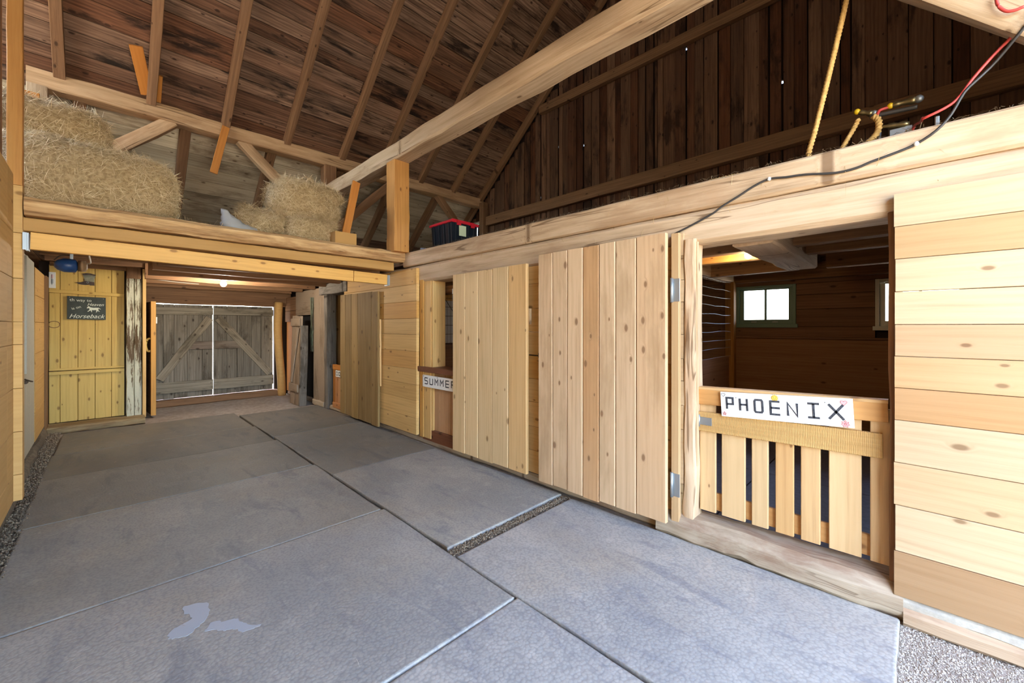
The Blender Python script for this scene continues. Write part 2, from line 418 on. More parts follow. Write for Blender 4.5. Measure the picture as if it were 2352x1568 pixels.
# ------------------------------------------------------------------ big structure
ZP, YP, SL = 4.3, 7.1, .855            # purlin plate height / place, roof slope
roofz = lambda y: ZP + SL * (YP - y)
YR = 2.5; ZR = roofz(YR)               # ridge
rz = lambda y: roofz(y) if y >= YR else ZR - SL * (YR - y)
n1 = V((0, SL, 1)).normalized()        # outward normal of the far roof slope
XL, XG, YF, YB = -2.6, 6.2, -1.5, 9.42

def slab(name, lo, hi, mat, parent=None, kind=None):
    lo, hi = V(lo), V(hi)
    vs_ = [(x, y, z) for x in (lo.x, hi.x) for y in (lo.y, hi.y) for z in (lo.z, hi.z)]
    fs = [(0, 1, 3, 2), (4, 6, 7, 5), (0, 4, 5, 1), (2, 3, 7, 6), (0, 2, 6, 4), (1, 5, 7, 3)]
    o = link(name, mesh(name, vs_, fs, mat), parent)
    return tag(o, kind=kind)

slab('ground', (-40, -40, -.35), (46, 50, -.12), OUTG, kind='structure')
slab('floor', (-2.7, -1.6, -.12), (6.3, 9.5, -.012), EARTH, kind='structure')

# roof: dark outer shell plus sheathing boards and rafters as parts of the ceiling
def quadslab(name, pts, nrm, T, mat, parent):
    nrm = V(nrm).normalized(); a = [V(p) for p in pts]; b = [p + nrm * T for p in a]
    k = len(a)
    return link(name, mesh(name, a + b, [tuple(range(k)), tuple(range(2*k-1, k-1, -1))] + [(i, i+k, (i+1) % k + k, (i+1) % k) for i in range(k)], mat), parent)
ceil = structure('ceiling')
o1 = n1 * .07; 
quadslab('roof_deck', [V((XL, YR, ZR)) + o1, V((XG + .1, YR, ZR)) + o1, V((XG + .1, 9.75, roofz(9.75))) + o1, V((XL, 9.75, roofz(9.75))) + o1], n1, .03, DARKB, ceil)
n2 = V((0, -SL, 1)).normalized(); o2 = n2 * .02
quadslab('roof_deck', [V((XL, YR, ZR)) + o2, V((XG + .1, YR, ZR)) + o2, V((XG + .1, -1.9, rz(-1.9))) + o2, V((XL, -1.9, rz(-1.9))) + o2], n2, .03, OLD, ceil)
sdir = V((0, -1, SL)).normalized()     # up the slope
slen = (V((0, YR, ZR)) - V((0, 9.6, roofz(9.6)))).length
s = 0.; base = V((0, 9.6, roofz(9.6))); row = 0
rb = random.Random(3)
while s < slen:
    wd = rb.uniform(.15, .24); y = (base + sdir * (s + wd / 2))
    cuts = [XL] + sorted(rb.sample([-.33 + .8 * k for k in range(0, 9)], 2)) + [XG + .03]
    low = y.y > YP + .05
    for a, b in zip(cuts[:-1], cuts[1:]):
        if b - a < .05: continue
        pale = low and rb.random() < .72
        off = n1 * (.055 + rb.uniform(-.004, .004))
        bar('roof_board', ceil, V((a + .004, y.y, y.z)) + off, V((b - .004, y.y, y.z)) + off, sdir, wd - .006, .022, ROOFW if pale else ROOF)
    s += wd
def rafter(x, y0, y1, W=.1, D=.11, x1=None):
    x1 = x if x1 is None else x1
    off = -n1 * (D / 2 - .043)
    bar('rafter', ceil, V((x, y0, roofz(y0))) + off, V((x1, y1, roofz(y1))) + off, (1, 0, 0), W, D, OLD, .006, 6, .006)
for x in (-.35, .45, 1.25, 2.06, 2.93, 3.65, 4.5, 5.32): rafter(x, 7.12, 2.55)
for x in (-.2, .82, 1.88, 2.95, 3.98, 5.02): rafter(x, 9.3, 7.22, .12, .12)
bar('gable_rafter', ceil, V((6.1, 9.3, roofz(9.3))) - n1 * .01, V((6.1, 2.55, ZR - .05)) - n1 * .01, (1, 0, 0), .09, .15, OLD, .006, 6, .005)

# gable wall
PIN = [(1525, 65), (1625, 40), (1290, 380), (1380, 300), (1228, 462)]
wg = structure('wall_gable')
pins = [(2.94, 5.75), (2.43, 5.63), (4.87, 4.9), (4.29, 4.75), (5.32, 4.02), (1.2, 4.6)]
WIN1 = (1.05, 1.735, 1.40, 1.945); WIN2 = (-.43, .30, 1.37, 1.94); WIN3 = (2.7, 3.4, 1.40, 1.95); WIN5 = (5.5, 6.2, 1.4, 1.95); WIN4 = (7.0, 7.40, 3.40, 3.86)
pinh = [(y * 1.007 - .011, y * 1.007 + .011, z - .022, z + .022) for y, z in pins]
def gable_backing():
    # boards of the outside skin: one holed slab per height, cut to the roof outline by stacking columns
    holes = [WIN1, WIN2, WIN3, WIN5, WIN4] + pinh
    ys_ = sorted({YF, YB, *[YF + .2 * k for k in range(1, 59)], *[q for h in holes for q in h[:2]]}); ys_ = [y for y in ys_ if y <= YB]
    vs_, fs = [], []
    for a, b in zip(ys_[:-1], ys_[1:]):
        top = min(rz(a), rz(b)) + .25; m = (a + b) / 2
        hs = sorted([h for h in holes if h[0] < m < h[1]], key=lambda h: h[2])
        z = -.1
        for seg in [h[2:] for h in hs] + [(top, None)]:
            if seg[0] > z:
                k = len(vs_)
                for x in (XG + .05, XG + .08):
                    vs_ += [(x, a, z), (x, b, z), (x, b, seg[0]), (x, a, seg[0])]
                fs += [(k, k+1, k+2, k+3), (k+7, k+6, k+5, k+4), (k, k+4, k+5, k+1), (k+1, k+5, k+6, k+2), (k+2, k+6, k+7, k+3), (k+3, k+7, k+4, k)]
            z = seg[1]
    import bmesh
    me = mesh('outer_skin', vs_, fs, DARKB); bm = bmesh.new(); bm.from_mesh(me); bmesh.ops.remove_doubles(bm, verts=bm.verts, dist=1e-4); bm.to_mesh(me); bm.free()
    return link('outer_skin', me, wg)
gable_backing()
rb = random.Random(11); y = YF; edges = []
while y < YB - .1:
    wd = rb.choice([.1, .13, .15, .17, .19]); edges.append([y, y + wd]); y += wd
pinned = set()
for py, pz in pins:                      # a wider gap where daylight shows through
    e = min(range(1, len(edges)), key=lambda i: abs(edges[i][0] - py)); d = py - edges[e][0]
    edges[e][0] = py + .014; edges[e-1][1] = py - .014; pinned.add(e - 1)
for k, (a, b) in enumerate(edges):
    g = 0 if k in pinned else rb.choice([.003, .005, .009, .014, .02]); b2 = b - g
    top = min(rz(a), rz(b2)) - .01; x = XG + rb.uniform(-.004, .012)
    for z0, z1 in ([(2.2, top)] if not (a < WIN4[1] and b2 > WIN4[0]) else [(2.2, WIN4[2]), (WIN4[3], top)]):
        if z1 - z0 > .05:
            bar('gable_board', wg, (x + .012, (a + b2) / 2, z0), (x + .012, (a + b2) / 2, z1), (0, 1, 0), b2 - a, .022, GABLE, .003, 3, .002)
for z0, yb in ((3.78, 9.2), (5.7, 6.0)):
    yy = yb - .1; yf = YF + .02 if z0 < 4 else -.4
    bar('girt', wg, (6.13, yf, z0), (6.13, min(yy, YP + (ZP - z0) / SL - .2, 6.95), z0), (0, 0, 1), .2 if z0 < 4 else .16, .1, OLD, .006, 8, .006)
# lower gable wall inside the stalls: dark boards, plywood below
zrow = [1.27, 1.40, 1.62, 1.80, 1.945, 2.07, 2.2]
wins = [WIN1, WIN2, WIN3, WIN5]
for z0, z1 in zip(zrow[:-1], zrow[1:]):
    ycut = [YF]
    for w_ in sorted(wins):
        if z0 < w_[3] - .01 and z1 > w_[2] + .01: ycut += [w_[0], w_[1]]
    ycut.append(YB); ycut.sort()
    for a, b in zip(ycut[::2], ycut[1::2]):
        box('wall_board', wg, (XG, a + .002, z0 + .002), (XG + .03, b - .002, z1 - .002), STALLD, axis=1)
for a, b in ((YF, .1), (.1, 1.78), (1.84, 4.28), (4.4, 7.3)):
    box('plywood_sheet', wg, (XG - .02, a, .1), (XG + .03, b, 1.25), STALLP, axis=1)
box('ledge', wg, (XG - .06, YF, 1.25), (XG + .02, 9.3, 1.272), STALLD, axis=1)
box('top_plate', wg, (XG - .12, YF, 1.99), (XG, 9.3, 2.16), OLD, .006, 6, .004, 1)
slab('wall_far', (XL, YB + .08, -.1), (.66, YB + .12, 2.5), DARKB, kind='structure')

# windows
def window(i, rect, inner, sash, panes=2):
    y0, y1, z0, z1 = rect; wn = structure(f'window_{i}', (XG, (y0 + y1) / 2, z0))
    X0, X1 = XG - .015, XG + .08; t = .035
    box('window_frame', wn, (X0, y0, z0 - .0), (X1, y0 + t, z1), inner, axis=2); box('window_frame', wn, (X0, y1 - t, z0), (X1, y1, z1), inner, axis=2)
    box('window_frame', wn, (X0, y0 + t, z1 - t), (X1, y1 - t, z1), inner, axis=1); box('window_sill', wn, (X0 - .02, y0 - .02, z0 - .012), (X1, y1 + .02, z0 + t), inner, axis=1)
    sx0, sx1 = XG + .02, XG + .055; a, b, c, d = y0 + t, y1 - t, z0 + t, z1 - t; q = .05
    box('sash_rail', wn, (sx0, a, c), (sx1, b, c + q * 1.2), sash, axis=1); box('sash_rail', wn, (sx0, a, d - q * .4), (sx1, b, d), sash, axis=1)
    box('sash_stile', wn, (sx0, a, c), (sx1, a + q, d), sash, axis=2); box('sash_stile', wn, (sx0, b - q, c), (sx1, b, d), sash, axis=2)
    ms = [a + q + (b - a - 2*q) * k / panes for k in range(panes + 1)]
    for k in range(1, panes): box('mullion', wn, (sx0, ms[k] - .013, c + q), (sx1, ms[k] + .013, d - q * .4), sash, axis=2)
    for k in range(panes): slab('pane', (XG + .036, ms[k] + .004, c + q * 1.2), (XG + .039, ms[k+1] - .004, d - q * .4), GLASS, wn)
    if i == 1:
        for f in (.32, .72): box('sash_lift', wn, (sx0 - .012, a + (b-a)*f - .03, c + .02), (sx0, a + (b-a)*f + .03, c + .035), STEEL, axis=1)
    return wn
window(1, WIN1, GREEN, GREEN); window(2, WIN2, WFRAME, WFRAME); window(3, WIN3, GREEN, GREEN); window(4, WIN5, GREEN, GREEN); window(5, WIN4, WFRAME, WFRAME, 1)

# ------------------------------------------------------------------ front wall (behind the camera, its doorway stands open) and left wall
wf = structure('wall_front')
holed('front_boarding', wf, 'Y', YF - .06, .05, (XL, XG + .08), (-.12, 4.75), [(-.45, 2.5, -.1, 3.7)], OLD)
wl = structure('wall_left')
slab('left_boarding', (-.56, YF, .0), (-.50, 4.72, 2.44), DARKB, wl)
zl = [.14, .33, .64, .953, 1.27, 1.435, 1.75, 2.08, 2.5]
for z0, z1 in zip(zl[:-1], zl[1:]):
    for a, b in ((YF, 1.3), (1.3, 4.1 + .2 * random.random()), (4.33, 4.598)):
        box('wall_board', wl, (-.5, a + .0015, z0 + .0015), (-.45, b - .0015 if b < 4.3 and b > 1.4 and False else (4.33 if 4.0 < b < 4.4 else b) - .0015, z1 - .0015), TAN, .002, axis=1)
for z0, z1 in zip(zl[:-2], zl[1:-1]): box('end_block', wl, (-.482, 4.60, z0 + .0015), (-.408, 4.698, z1 - .0015), TAN, .002, axis=0)
box('end_block', wl, (-.482, 4.60, zl[-2] + .0015), (-.408, 4.698, 2.423), TAN, .002, axis=0)
for k in range(22):                      # upper left boards: old vertical boarding beside the post
    y = YF + .16 + k * .305
    if y < 4.7: box('upper_board', wl, (-.53, y - .15, 2.5), (-.5, min(y + .15, 4.598), rz(y) - .12), OLD, axis=2)
slab('upper_boarding', (-.60, YF, 2.44), (-.565, 4.6, 4.1), DARKB, wl)
def gable_end():
    # left gable end; unseen hay-door opening added to light the loft
    hd_ = (4.4, 6.4, 3.0, 5.0); ys_ = [YF, -.6, .5, 1.5, 2.5, 3.4, 4.4, 5.4, 6.4, 7.4, 8.4, 9.5]; k = 0; vs_, fs = [], []
    for a, b in zip(ys_[:-1], ys_[1:]):
        spans = [(-.1, None)] if not (hd_[0] <= a and b <= hd_[1]) else [(-.1, hd_[2]), (hd_[3], None)]
        for z0, z1 in spans:
            ta, tb = (z1, z1) if z1 else (rz(a) + .05, rz(b) + .05); k = len(vs_)
            for x in (XL - .04, XL): vs_ += [(x, a, z0), (x, b, z0), (x, b, tb), (x, a, ta)]
            fs += [(k, k+3, k+2, k+1), (k+4, k+5, k+6, k+7), (k, k+1, k+5, k+4), (k+2, k+3, k+7, k+6), (k+1, k+2, k+6, k+5), (k+3, k, k+4, k+7)]
    return link('gable_boarding', mesh('gable_boarding', vs_, fs, OLD), wl)
gable_end()
# far part of the left wall, set back, with tan boards
for z0, z1 in ((.13, .45), (.45, .8), (.8, 1.1), (1.1, 1.45), (1.45, 1.75), (1.75, 2.06)):
    for a, b in ((4.74, 5.86), (6.86, 7.85)):
        box('wall_board', wl, (-.56, a, z0 + .002), (-.52, b, z1 - .002), TAN, axis=1)
box('corner_post', wl, (-.56, 7.86, .0), (-.50, 8.14, 2.05), BROWNP, .01, 5, .006, 2)
box('baseboard_left', None, (-.66, 2.2, -.01), (-.485, 7.86, .10), DIRTB, .03, 20, .012, 1)['kind'] = 'structure'
d = structure('door_1', (-.52, 6.36, .13))
box('door_board', d, (-.57, 5.88, .13), (-.525, 6.20, 2.1), WHITED, axis=2); box('door_board', d, (-.57, 6.203, .13), (-.525, 6.52, 2.1), WHITED, axis=2); box('door_board', d, (-.57, 6.523, .13), (-.525, 6.84, 2.1), WHITED, axis=2)
box('door_batten', d, (-.525, 6.0, .95), (-.505, 6.1, 2.08), WHITED, axis=2)
box('latch', d, (-.525, 5.93, .86), (-.498, 6.03, .885), IRON, axis=1)
tube('latch_handle', d, [(-.52, 6.0, .9), (-.49, 6.02, .88), (-.475, 6.05, .87)], .007, IRON, 6)

# ------------------------------------------------------------------ loft over the far aisle
lf = structure('floor_loft')
y = 4.72; rb = random.Random(5)
xx = XL
while xx < 2.62:
    wd = rb.uniform(.16, .24)
    box('loft_board', lf, (xx + .002, 4.745, 2.285), (min(xx + wd, 2.68) - .002, 9.44, 2.31), ROOF if rb.random() < .5 else OLD, axis=1); xx += wd
for yj in (5.25, 5.85, 6.45, 7.05, 7.65, 8.3, 8.95):
    box('loft_joist', lf, (.42, yj - .05, 2.07 + .01 * math.sin(yj * 9)), (2.68, yj + .05, 2.28), OLD, .008, 6, .006, 0, (1.15, 1.12, 1.05))
    box('loft_joist', lf, (-.5, yj - .04, 2.225), (.419, yj + .04, 2.284), OLD, .006, 4, .004, 0)
# deck over the stalls
for k in range(19):
    y0 = YF + k * .62
    box('loft_board', lf, (2.98, y0 + .003, 2.26), (6.19, min(y0 + .617, 9.4), 2.29), OLD, axis=0)
for x in (3.62, 4.1, 5.2):
    for a, b in ((YF, .62), (.86, 4.3), (4.42, 9.3)):
        box('loft_joist', lf, (x - .06, a, 2.0), (x + .06, b, 2.255), TAN if (x == 4.1 and a > 0 and a < 1) else OLD, .006, 4, .005, 1)  # lighter tan on one joist length paints its lit look

# ------------------------------------------------------------------ timbers
def beam(name, label, lo, hi, mat, n=10, jit=.006, ch=.012, cat='beam', axis=None, col=None):
    o = box(name, None, lo, hi, mat, ch, n, jit, axis, col); return tag(o, label, cat)
beam('header_beam', 'upper weathered beam above the stall doors, its top littered with chaff', (2.70, YF, 2.155), (2.96, 4.62, 2.33), BEAM, 24, .004)
beam('header_beam', 'lower weathered beam under the stall header, resting directly over the stall openings', (2.705, YF, 1.94), (2.95, 6.1, 2.15), BEAM, 26, .006, .025)
beam('lintel_beam', 'short grey lintel over the dark stall opening farthest along the aisle', (2.64, 6.2, 1.945), (2.9, 7.32, 2.12), GREYW, 6, .005, .01, 'lintel')
beam('tie_beam', 'long hewn tie beam crossing overhead from the loft post toward the entrance', (2.5, -1.2, 3.45), (2.72, 7.02, 3.655), BEAM, 26, .008, .02)
beam('loft_post', 'short orange-brown post standing on the loft edge under the tie beam', (2.512, 4.5, 2.33), (2.72, 4.7, 3.452), POSTW, 10, .004, .008, 'post', 2)
beam('loft_edge_beam', 'bark-edged round-topped beam along the front edge of the hay loft', (-.40, 4.56, 2.215), (2.69, 4.74, 2.345), BARK, 30, .006, .03)
beam('loft_plank', 'plain brown plank tucked under the bark-edged loft beam', (-.41, 4.64, 2.105), (2.58, 4.80, 2.205), TAN, 12, .003, .006, 'plank', None, (.8, .74, .66))
t = thing('lumber_beam', (1, 4.62, 1.95), 'new yellow lumber beam with metal hangers below the loft edge', 'beam')
bar('beam_length', t, (-.37, 4.615, 2.03), (2.04, 4.615, 1.985), (0, 0, 1), .125, .05, NEWL); bar('beam_length', t, (2.045, 4.612, 1.985), (2.46, 4.612, 1.977), (0, 0, 1), .122, .05, NEWL)
for x, zz in ((-.385, 2.03), (2.47, 1.978)):
    h = box('joist_hanger', t, (x - .008, 4.586, zz - .075), (x + .008, 4.66, zz + .055), STEEL, .001, axis=2)
    box('hanger_flange', h, (x - .022 if x < 0 else x, 4.578, zz - .07), (x if x < 0 else x + .022, 4.584, zz + .055), STEEL, .001, axis=2)
beam('wall_post', 'tall nail-studded golden post at the end of the near wall', (-.482, 4.60, 2.425), (-.408, 4.69, 5.2), POSTW, 12, .002, .004, 'post', 2)
beam('purlin_plate', 'pale hewn plate carrying the rafters across the loft', (-.6, 7.02, 4.13), (6.16, 7.22, 4.33), BEAM, 26, .008, .015, 'beam', None, (.86, .76, .65))
beam('purlin_post', 'grey-brown post under the rafter plate beside the upright hay bale', (2.62, 7.0, 2.31), (2.82, 7.2, 4.13), OLD, 6, .005, .01, 'post', 2, (1.15, 1.1, 1.05))
beam('purlin_post', 'pale post under the rafter plate behind the tall hay stack', (-.60, 7.0, 2.31), (-.44, 7.2, 4.13), BEAM, 6, .005, .01, 'post', 2, (.8, .8, .8))
beam('corner_post', 'dark corner post where the rafter plate meets the gable boards', (6.0, 6.84, 2.3), (6.16, 6.98, 4.2), OLD, 6, .004, .01, 'post', 2)
def brace(p0, p1, W, T, mat, label, wd=(0, 1, 0), col=None):
    o = bar('knee_brace', None, p0, p1, wd, W, T, mat, .008, 6, .006, col); return tag(o, label, 'brace')
brace((.66, 7.1, 4.16), (-.5, 7.1, 3.03), .12, .15, BEAM, 'diagonal brace rising from behind the tall hay stack to the rafter plate', col=(.82, .72, .62))
brace((1.44, 7.1, 4.16), (2.6, 7.1, 3.08), .12, .14, BEAM, 'diagonal brace descending from the rafter plate to behind the upright hay bale', col=(.82, .72, .62))
brace((3.92, 7.1, 4.16), (2.8, 7.1, 3.05), .12, .14, OLD, 'diagonal brace seen past the loft post, under the tie beam', col=(1.2, 1.15, 1.1))
brace((4.95, 7.1, 4.16), (6.0, 7.1, 3.1), .12, .13, OLD, 'dark diagonal brace above the black storage tote')
brace((2.66, .40, 3.54), (2.66, -1.14, 1.93), .09, .28, BEAM, 'thick pale knee brace with a red cable dangling, high above the last plank panel', (1, 0, 0))
beam('frame_post', 'square timber post carrying the thick knee brace near the entrance', (2.49, -1.25, -.01), (2.69, -.98, 3.45), BEAM, 8, .005, .012, 'post', 2)
# loose boards nailed up or leaning in the loft
tag(bar('loose_board', None, (0.404, 6.965, 4.365), (0.279, 6.542, 4.727), (1, 0, 0), .125, .025, ORANGE), 'bright orange board standing on the rafter plate, the tallest of them', 'board')
tag(bar('loose_board', None, (0.49, 7.001, 4.335), (0.488, 6.738, 4.559), (1, 0, 0), .1, .03, ORANGE, col=(.85, .9, .9)), 'short tan offcut beside a rafter on the plate', 'board')
tag(bar('loose_board', None, (1.245, 6.99, 4.26), (1.10, 6.99, 3.56), (1, 0, 0), .09, .025, ORANGE), 'narrow orange board hanging below the rafter plate', 'board')
tag(bar('loose_board', None, (2.075, 4.98, 2.36), (2.25, 4.98, 3.22), (1, 0, 0), .095, .03, ORANGE), 'orange board leaning by the cardboard box on the loft', 'board')
tag(bar('loose_board', None, (-.45, 5.5, 3.0), (-.45, 5.5, 3.46), (1, 0, 0), .12, .02, ORANGE, col=(1.05, 1.05, .95)), 'tan board edge showing between the wall post and the hay', 'board')

# ------------------------------------------------------------------ stall front (right wall of the aisle)
wr = structure('wall_right', (2.7, 0, 0))
def planks_y(zs, y0, y1, x0, x1, mats, name='wall_plank', cols=None):
    for i, (a, b) in enumerate(zip(zs[:-1], zs[1:])):
        m = mats[i % len(mats)]
        xo = random.uniform(-.002, .002)
        box(name, wr, (x0 + xo, y0 + random.uniform(0, .004), a + .0012), (x1 + xo, y1 - random.uniform(0, .006), b - .0012), m, .002, axis=1, col=cols[i] if cols and cols[i] else None)
RP = [.123, .335, .553, .755, .957, 1.11, 1.26, 1.41, 1.566, 1.721, 1.875, 2.034]
cl = [(.72, .62, .55), None, None, None, (.88, .78, .70), None, (.86, .76, .68), None, None, None, None]
planks_y(RP, -1.48, .062, 2.655, 2.695, [PINE], cols=cl)
ST = [.1, .30, .513, .731, .937, 1.147, 1.353, 1.563, 1.781, 1.94]
planks_y(ST, 1.135, 3.06, 2.70, 2.74, [GOLD])
ST2 = [.1, .362, .722, .881, 1.042, 1.189, 1.348, 1.564, 1.709, 1.867, 2.02]
c2 = [(.72, .72, .66)] + [None] * 9
planks_y(ST2, 1.069, 1.131, 2.69, 2.74, [PINE], 'plank_end', c2)
P2 = [.097, .296, .507, .696, .885, 1.1, 1.305, 1.5, 1.71, 1.915, 2.11]
planks_y(P2, 4.24, 6.32, 2.655, 2.695, [GOLD], cols=[None] * 4 + [(.9, .8, .7)] + [None] * 5)
box('jamb_post', wr, (2.68, .995, .08), (2.82, 1.066, 1.97), BEAM, .01, 14, .007, 2)
box('jamb_strip', wr, (2.70, .984, .5), (2.72, .997, 1.95), PINE, .002, 12, .002, 2)
box('jamb_post', wr, (2.70, .035, .05), (2.86, .082, 1.96), OLD, .006, 10, .006, 2, (1.1, 1.0, .9))
box('jamb_board', wr, (2.71, 4.02, .08), (2.735, 4.16, 1.94), GOLD, axis=2); box('jamb_board', wr, (2.70, 4.165, .08), (2.74, 4.24, 2.0), GOLD, axis=2)
box('jamb_board', wr, (2.72, 3.99, .08), (2.9, 4.02, 1.94), GOLD, axis=2)
box('jamb_post', wr, (2.68, 7.06, .0), (2.84, 7.2, 1.95), GREYW, .01, 8, .006, 2)
box('jamb_board', wr, (2.74, 6.28, .05), (2.9, 6.32, 1.94), OLD, axis=2)
# limewashed boarding past the last stall, with a dark slot
box('limewashed_board', wr, (2.69, 7.2, .06), (2.72, 7.72, 2.08), GREYL, axis=2)
box('limewash_foot', wr, (2.67, 7.2, .0), (2.75, 7.72, .10), SILLW, .015, 5, .006, 1)
box('upper_board', wr, (2.70, 7.74, 1.62), (2.73, 8.7, 2.08), GREYL, axis=1)
for z0, z1 in ((1.5, 1.72), (1.725, 2.0)): box('upper_board', wr, (2.71, 8.72, z0), (2.74, 9.4, z1), OLD, axis=1)
box('orange_panel', wr, (2.74, 8.62, .06), (2.77, 9.4, 1.5), ORANGE, axis=2, col=(.75, .75, .7))
slab('slot_shade', (2.78, 7.74, 0), (2.82, 8.6, 2.1), DARKG, wr)  # near-black sheet paints the shade of the unlit opening
tag(tube('trunk_post', None, [(2.60, 9.24, -.01), (2.585, 9.24, .4), (2.55, 9.25, .9), (2.53, 9.25, 1.4), (2.545, 9.24, 1.9)], [.075] * 25, TAN, 10), 'curved natural tree-trunk post beside the far barn doors', 'post')
box('paint_strip', None, (2.655, 7.70, .95), (2.688, 7.79, 1.93), MOSSY, .008, 10, .01, 2)
tag(bpy.data.objects['paint_strip'], 'narrow strip of flaking green painted wood hung on the limewashed wall', 'board')
# threshold log along the stall front
sl = tag(link('threshold_log', None), 'worn rounded timber sill along the foot of the slatted gate', 'sill')
box('log_length', sl, (2.64, .03, -.01), (2.90, 1.24, .165), SILLW, .05, 14, .01, 1)
box('log_length', sl, (2.73, 1.24, -.01), (2.9, 9.3, .07), SILLW, .02, 30, .006, 1)
box('footing_rail', sl, (2.64, YF, -.01), (2.9, .03, .075), SILLW, .02, 12, .006, 1, (1.05, .95, .88))
box('footing_strip', sl, (2.66, YF, .06), (2.86, .03, .118), CONC, .015, 12, .006, 1)

# ------------------------------------------------------------------ stall interiors
sf = structure('floor_stalls', (4.4, 2, 0))
for k, (a, b) in enumerate(((-1.45, -.3), (-.29, .95), (.955, 1.77), (1.86, 4.27), (4.42, 7.3))):
    for x0, x1 in ((2.9, 4.1), (4.105, 5.2), (5.205, 6.18)):
        box('stall_mat', sf, (x0, a + .003, .06), (x1, b - .003, .115), RUBD, .004, axis=1)
w1 = structure('wall_stall', (4.5, 1.8, 0))
for z0, z1 in ((.1, .33), (.332, .63), (.632, .82), (.822, 1.0)): box('partition_board', w1, (2.78, 1.78, z0), (6.17, 1.82, z1), STALLP, axis=0, col=(1.2, 1.2, 1.3))
box('partition_post', w1, (6.02, 1.72, .1), (6.12, 1.83, 2.1), POSTW, axis=2, col=(.7, .7, .7))
box('partition_beam', w1, (2.98, 1.72, 2.0), (6.1, 1.86, 2.16), BEAM, .006, 6, .004, 0)
w2 = structure('wall_stall', (4.5, 4.35, 0))
for z0, z1 in ((.1, .4), (.402, .72), (.722, 1.0), (1.002, 1.15)): box('partition_board', w2, (2.78, 4.30, z0), (6.17, 4.34, z1), STALLP, axis=0)
box('partition_ledge', w2, (2.78, 4.24, 1.12), (6.17, 4.34, 1.17), STALLD, axis=0)
for z0, z1 in ((1.18, 1.42), (1.422, 1.62), (1.622, 1.74)): box('partition_board', w2, (2.78, 4.33, z0), (6.17, 4.36, z1), WHITEB, axis=0)
for z0, z1 in ((1.742, 1.9),): box('partition_board', w2, (2.78, 4.32, z0), (6.17, 4.36, z1), TAN, axis=0)
box('partition_beam', w2, (2.98, 4.26, 1.9), (6.17, 4.42, 2.16), OLD, .006, 6, .004, 0)
w3 = structure('wall_stall', (4.5, 7.4, 0))
for k in range(9): box('partition_board', w3, (2.75, 7.33, .08 + k * .22), (6.17, 7.37, .08 + k * .22 + .216), OLD if k != 5 else GREYW, axis=0, col=(1.1, 1., .95))
box('partition_post', w3, (2.92, 7.2, .08), (3.05, 7.325, 2.0), TAN, axis=2)

def wire_panel(name, label, x0, x1, y, z0, z1, sv, sh, r, mat, wob):
    t = tag(link(name, None, None, Matrix.Translation((x0, y, z0))), label, 'wire mesh')
    vs_, fs = [], []
    k = 0; rr = random.Random(9)
    n = int((x1 - x0) / sv)
    for i in range(n + 1):
        x = x0 + (x1 - x0) * i / n; tubegeo([V((x, y, z0)), V((x, y, z1))], r * .6, 4, 0, 0, vs_, fs)
    o = link('vertical_wires', mesh('vertical_wires', [v - V((x0, y, z0)) for v in vs_], fs, IRON), t, WM[t]); o['kind'] = 'stuff'
    m = int((z1 - z0) / sh)
    for j in range(m + 1):
        z = z0 + (z1 - z0) * j / m; pts = [V((x0 + (x1 - x0) * q / 10, y - .004, z + rr.uniform(-wob, wob))) for q in range(11)]
        tube('horizontal_wire', t, pts, r, mat, 5, 2)
wire_panel('wire_mesh_panel', 'wire mesh above the boarded partition beside the green window', 2.95, 6.02, 1.765, 1.01, 1.99, .045, .1, .0022, STEEL, .008)
wire_panel('wire_mesh_panel', 'wire grid in front of the white boards in the stall of the brown-capped gate', 2.8, 4.4, 4.225, 1.19, 1.88, .05, .1, .003, IRON, .002)
beam('stall_beam', 'heavy ceiling beam running into the stall behind the slatted gate', (2.97, .62, 1.93), (4.6, .86, 2.2), BEAM, 8, .006, .015, 'beam', 0, (.75, .72, .72))
# small warm bulb in the stall, screwed into a holder under the joist
t = thing('stall_bulb', (3.95, 1.01, 1.99), 'small warm bulb glowing beside the stall ceiling beam', 'light bulb')
def ball(name, parent, c, r, mat, sz=1., nu=14, nv=10):
    vs_ = [(0, 0, -r * sz)]; fs = []
    for j in range(1, nv):
        th = math.pi * j / nv
        for i in range(nu): vs_.append((r * math.sin(th) * math.cos(2*math.pi*i/nu), r * math.sin(th) * math.sin(2*math.pi*i/nu), -r * sz * math.cos(th)))
    vs_.append((0, 0, r * sz))
    for i in range(nu):
        fs.append((0, 1 + (i+1) % nu, 1 + i)); fs.append((len(vs_)-1, 1 + (nv-2)*nu + i, 1 + (nv-2)*nu + (i+1) % nu))
        for j in range(nv-2): fs.append((1 + j*nu + i, 1 + j*nu + (i+1) % nu, 1 + (j+1)*nu + (i+1) % nu, 1 + (j+1)*nu + i))
    return link(name, mesh(name, vs_, fs, mat, True), parent, Matrix.Translation(V(c)))
def lamp(c, energy, col, r):
    l = bpy.data.lights.new('bulb_light', 'POINT'); l.energy = energy; l.color = col; l.shadow_soft_size = r
    o = bpy.data.objects.new('bulb_light', l); COL.objects.link(o); o.location = c
ball('bulb', t, (3.93, 1.01, 2.02), .028, BULBW, 1.2)
tube('holder', t, [(3.93, 1.01, 2.05), (3.93, 1.01, 2.10), (3.96, 1.01, 2.10), (4.04, 1.01, 2.10)], .016, WHITEP, 8, 2)
lamp((3.86, 1.0, 1.96), 1.5, (1, .68, .33), .04)

